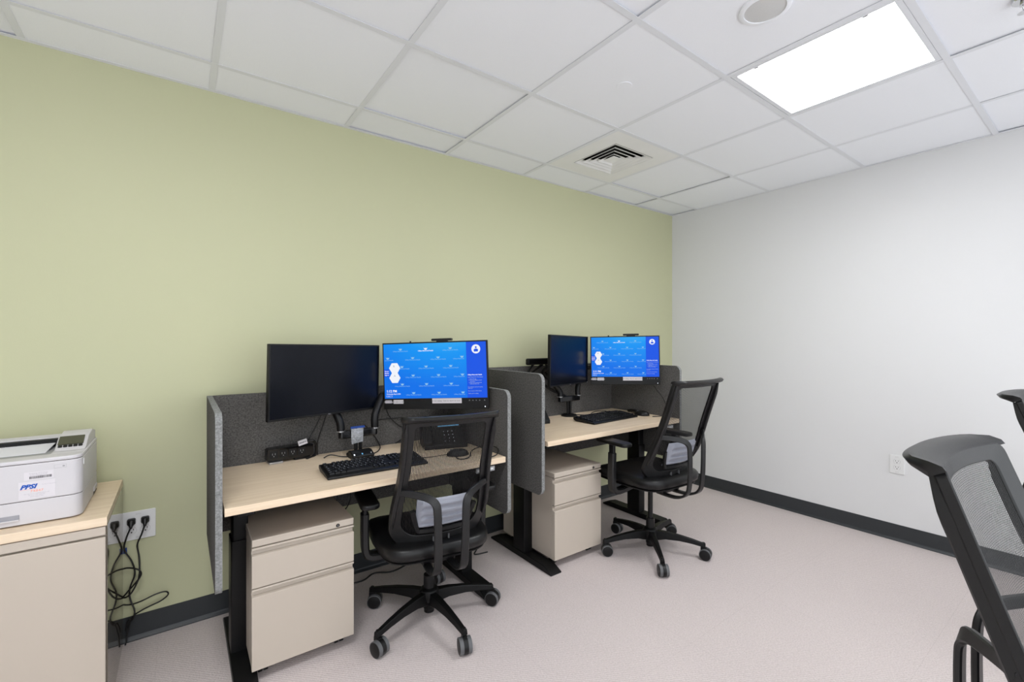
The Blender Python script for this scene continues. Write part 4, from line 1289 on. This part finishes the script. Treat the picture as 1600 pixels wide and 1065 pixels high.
mouse((2.69, 2.085), 15, D2Z, 'black wired mouse at the right end of the keyboard by the white wall', [(2.66, 2.19, D2Z + .003), (2.60, 2.29, D2Z + .003), (2.50, 2.34, D2Z + .003), (2.34, 2.33, D2Z + .003)])

def desk_phone(loc, rz, z, label):
    t = thing('desk_phone', label, 'phone', (loc[0], loc[1], z), R(rz), group='black desk phones')
    # wedge body with a steep face
    pr = [(-.095, 0), (-.095, .022), (.045, .150), (.062, .150), (.075, .12), (.075, 0)]
    MB().prism(pr, 'x', -.06, .125, 'black').build('body', t, bevel=.004)
    a = math.atan2(.128, .14)
    T = Matrix.Translation((0, -.095, .022)) @ Matrix.Rotation(a, 4, 'X')
    MB().prism(rrect(-.045, .115, .110, .182, .004), 'z', .001, .004, 'glossy', T=T).build('bezel', t)
    MB().prism(rrect(-.025, .095, .120, .172, .002), 'z', .004, .005, 'e_cyan', T=T).build('display', t)
    MB().box(-.06, .125, .040, .062, .150, .156, 'metal').build('top_trim', t, bevel=.002)
    for i in range(4):
        for j in range(3):
            b = MB().prism(rrect(-.005 + j * .024, .013 + j * .024, .012 + i * .022, .026 + i * .022, .003, 2), 'z', .001, .0045, 'key', T=T)
            b.text('123456789*0#'[(3 - i) * 3 + j], .009, T @ Matrix.Translation((.001 + j * .024, .0155 + i * .022, .0048)), 'legend', bold=.0002)
            b.build('button', t, fixn=False)
    mb = MB().prism(rrect(-.118, -.066, 0, .185, .018, 5), 'z', -.002, .026, 'black', T=T)
    mb.build('handset', t, bevel=.008, seg=3)
    pr = [(-.095, 0), (-.095, .020), (.03, .130), (.06, .130), (.06, 0)]
    MB().prism(pr, 'x', -.11, -.06, 'black').build('cradle', t, bevel=.004)
    return t
desk_phone((1.176, 2.275), -15, D1Z, 'black desk phone with small lit blue display under the lit monitor')
desk_phone((1.845, 2.355), -12, D2Z, 'black desk phone mostly hidden behind the felt side panel by the white wall desk')

# curved handset shape lying at the back right of desk 2
t = thing('phone_handset', 'black handset lying behind the mouse beside the felt screen', 'handset', (2.728, 2.175, D2Z), R(66))
pr = []
for k in range(13):
    s = -1 + 2 * k / 12; pr.append((s * .095, .018 + .010 * (1 - s * s) - (.002 if abs(s) > .8 else 0)))
low = [(.095, .001), (.062, .001), (.052, .008), (-.052, .008), (-.062, .001), (-.095, .001)]
MB().prism([(p[0], p[1]) for p in pr] + low, 'y', -.018, .018, 'black').build('body', t, bevel=.006, seg=3)
for s in (-1, 1):
    MB().cyl((s * .078, 0, .0), (s * .078, 0, .006), .016, .018, 'black', 18).build('ear_cap', t)

# small dark dock box at the arm base
t = thing('card_reader', 'small dark card reader with tiny indicator lights in front of the arm base', 'card reader', (.728, 2.275, D1Z), R(5))
MB().prism([(-.035, 0), (-.035, .018), (.0, .036), (.03, .036), (.035, 0)], 'x', -.055, .055, 'black').build('body', t, bevel=.004)
for x_, m in ((-.045, 'led'), (-.005, 'e_cyan'), (.04, 'mark')):
    MB().box(x_ - .002, x_ + .002, -.030, -.022, .0215, .027, m).build('indicator_light', t)

# power strip on its clamp
t = thing('power_strip', 'black desk edge power strip with outlets standing along the felt panel', 'power strip', (.428, 2.432, D1Z), R(5))
MB().prism(rrect(-.105, .105, .010, .072, .012), 'y', -.022, .022, 'glossy').build('body', t, bevel=.003)
for k in range(4):
    T = Matrix.Translation((-.075 + k * .042, -.0224, .042)) @ Matrix.Rotation(PI / 2, 4, 'X')
    mb = MB().prism(rrect(-.017, .017, -.017, .017, .004), 'z', -.001, .0008, 'black', T=T)
    for x_ in (-.006, .006): mb.prism([(x_ - .001, -.002), (x_ + .001, -.002), (x_ + .001, .007), (x_ - .001, .007)], 'z', .0008, .001, 'mark', T=T)
    mb.cyl(T @ Vector((0, -.008, .0008)), T @ Vector((0, -.008, .001)), .0022, .0022, 'mark', 10)
    mb.build('outlet', t)
MB().box(-.098, -.038, -.040, .02, .0, .010, 'metal').build('clamp', t, bevel=.002)
MB().box(.02, .09, -.02, .02, 0, .011, 'black').build('foot', t)
tag(MB().tube([(.50, 2.425, .777), (.53, 2.42, .785), (.548, 2.43, .765), (.552, 2.44, .73), (.545, 2.44, .7035), (.50, 2.40, .703)], .006, 'cable').build('strip_cord'),
    'thick black cord curling out of the power strip end', 'cable')
t = thing('cable_tag', 'small white printed cable tag folded above the power strip', 'tag', (.482, 2.405, .785), R(8))
t.rotation_euler = (R(-6), R(-12), R(8))
mb = MB().box(-.021, .021, -.004, .004, -.012, .012, 'sticker')
mb.text('OUTLET 04', .0065, Matrix.Translation((0, -.0044, -.002)) @ Matrix.Rotation(PI / 2, 4, 'X'), 'black_print', 'CENTER', bold=.0003)
mb.build('label', t, fixn=False)

# ------------------------------------------------------------------ loose cables
def cable(pts, label, r=.0028, group='desk cables'):
    tag(MB().tube(pts, r, 'cable', 8).build('cable'), label, 'cable')
cable([(.575, 2.40, 1.0), (.575, 2.41, .93), (.55, 2.42, .86), (.515, 2.43, .79), (.50, 2.44, .74), (.525, 2.445, .7035)], 'black cable hanging from the switched off monitor, left of the pair beside the power strip')
cable([(.60, 2.38, 1.0), (.595, 2.40, .92), (.575, 2.42, .84), (.56, 2.44, .77), (.56, 2.445, .7035)], 'black cable hanging from the switched off monitor, right of the pair beside the power strip')
cable([(.57, 2.36, .7035), (.60, 2.35, .716), (.65, 2.33, .7045), (.70, 2.30, .7035)], 'short black cable lying on the desk left of the card reader')
cable([(.78, 2.29, .7035), (.83, 2.33, .7035), (.87, 2.40, .7035), (.885, 2.455, .712), (.86, 2.462, .76), (.80, 2.44, .83)], 'black cable curving from the card reader up the felt panel')
cable([(.90, 2.42, .96), (.93, 2.43, .87), (1.0, 2.44, .80), (1.07, 2.45, .775), (1.03, 2.455, .74), (1.0, 2.455, .7035)], 'black cable looping down from the lit monitor to the desk')
cable([(.86, 2.46, .845), (.95, 2.462, .845), (1.05, 2.46, .84), (1.10, 2.46, .80), (1.05, 2.462, .74), (.98, 2.455, .7035)], 'thin black cable stretched level along the felt behind the chair')
cable([(1.16, 2.09, .7035), (1.10, 1.955, .704), (1.15, 1.935, .706), (1.22, 2.01, .72), (1.29, 1.99, .735), (1.318, 1.93, .73), (1.28, 1.88, .712), (1.22, 1.88, .7035)], 'thin black cable looping over the right end of the desk beyond the chair')
cable([(2.695, 1.985, .965), (2.735, 1.99, .93), (2.762, 1.97, .89), (2.777, 1.95, .84), (2.777, 1.93, .79), (2.77, 1.95, .755), (2.74, 1.98, .7455), (2.70, 2.0, .7455)], 'thin black cable dropping from the lit 1:11 PM monitor beside the felt')
cable([(2.31, 2.385, .7455), (2.36, 2.33, .7455), (2.42, 2.33, .746), (2.46, 2.36, .7455), (2.55, 2.40, .7455), (2.62, 2.36, .7455)], 'black cable coiling over the desk behind the keyboard by the white wall')
cable([(.60, 2.20, .60), (.585, 2.18, .53), (.61, 2.17, .49), (.645, 2.18, .53), (.65, 2.2, .60)], 'black cable loop dangling under the desk nearest the printer')
cable([(.60, 2.45, .56), (.60, 2.50, .44), (.70, 2.505, .43), (.85, 2.50, .42)], 'black cable running low along the green wall under the desk nearest the printer')
cable([(.60, 2.49, .003), (.68, 2.44, .003), (.78, 2.42, .003), (.86, 2.46, .003), (.95, 2.42, .003), (1.08, 2.46, .003)], 'black cable lying on the carpet under the desk nearest the printer', .004)
cable([(1.38, 2.49, .003), (1.43, 2.44, .004), (1.47, 2.38, .003), (1.42, 2.32, .003), (1.50, 2.30, .003)], 'black cable lying on the carpet between the two desks', .004)
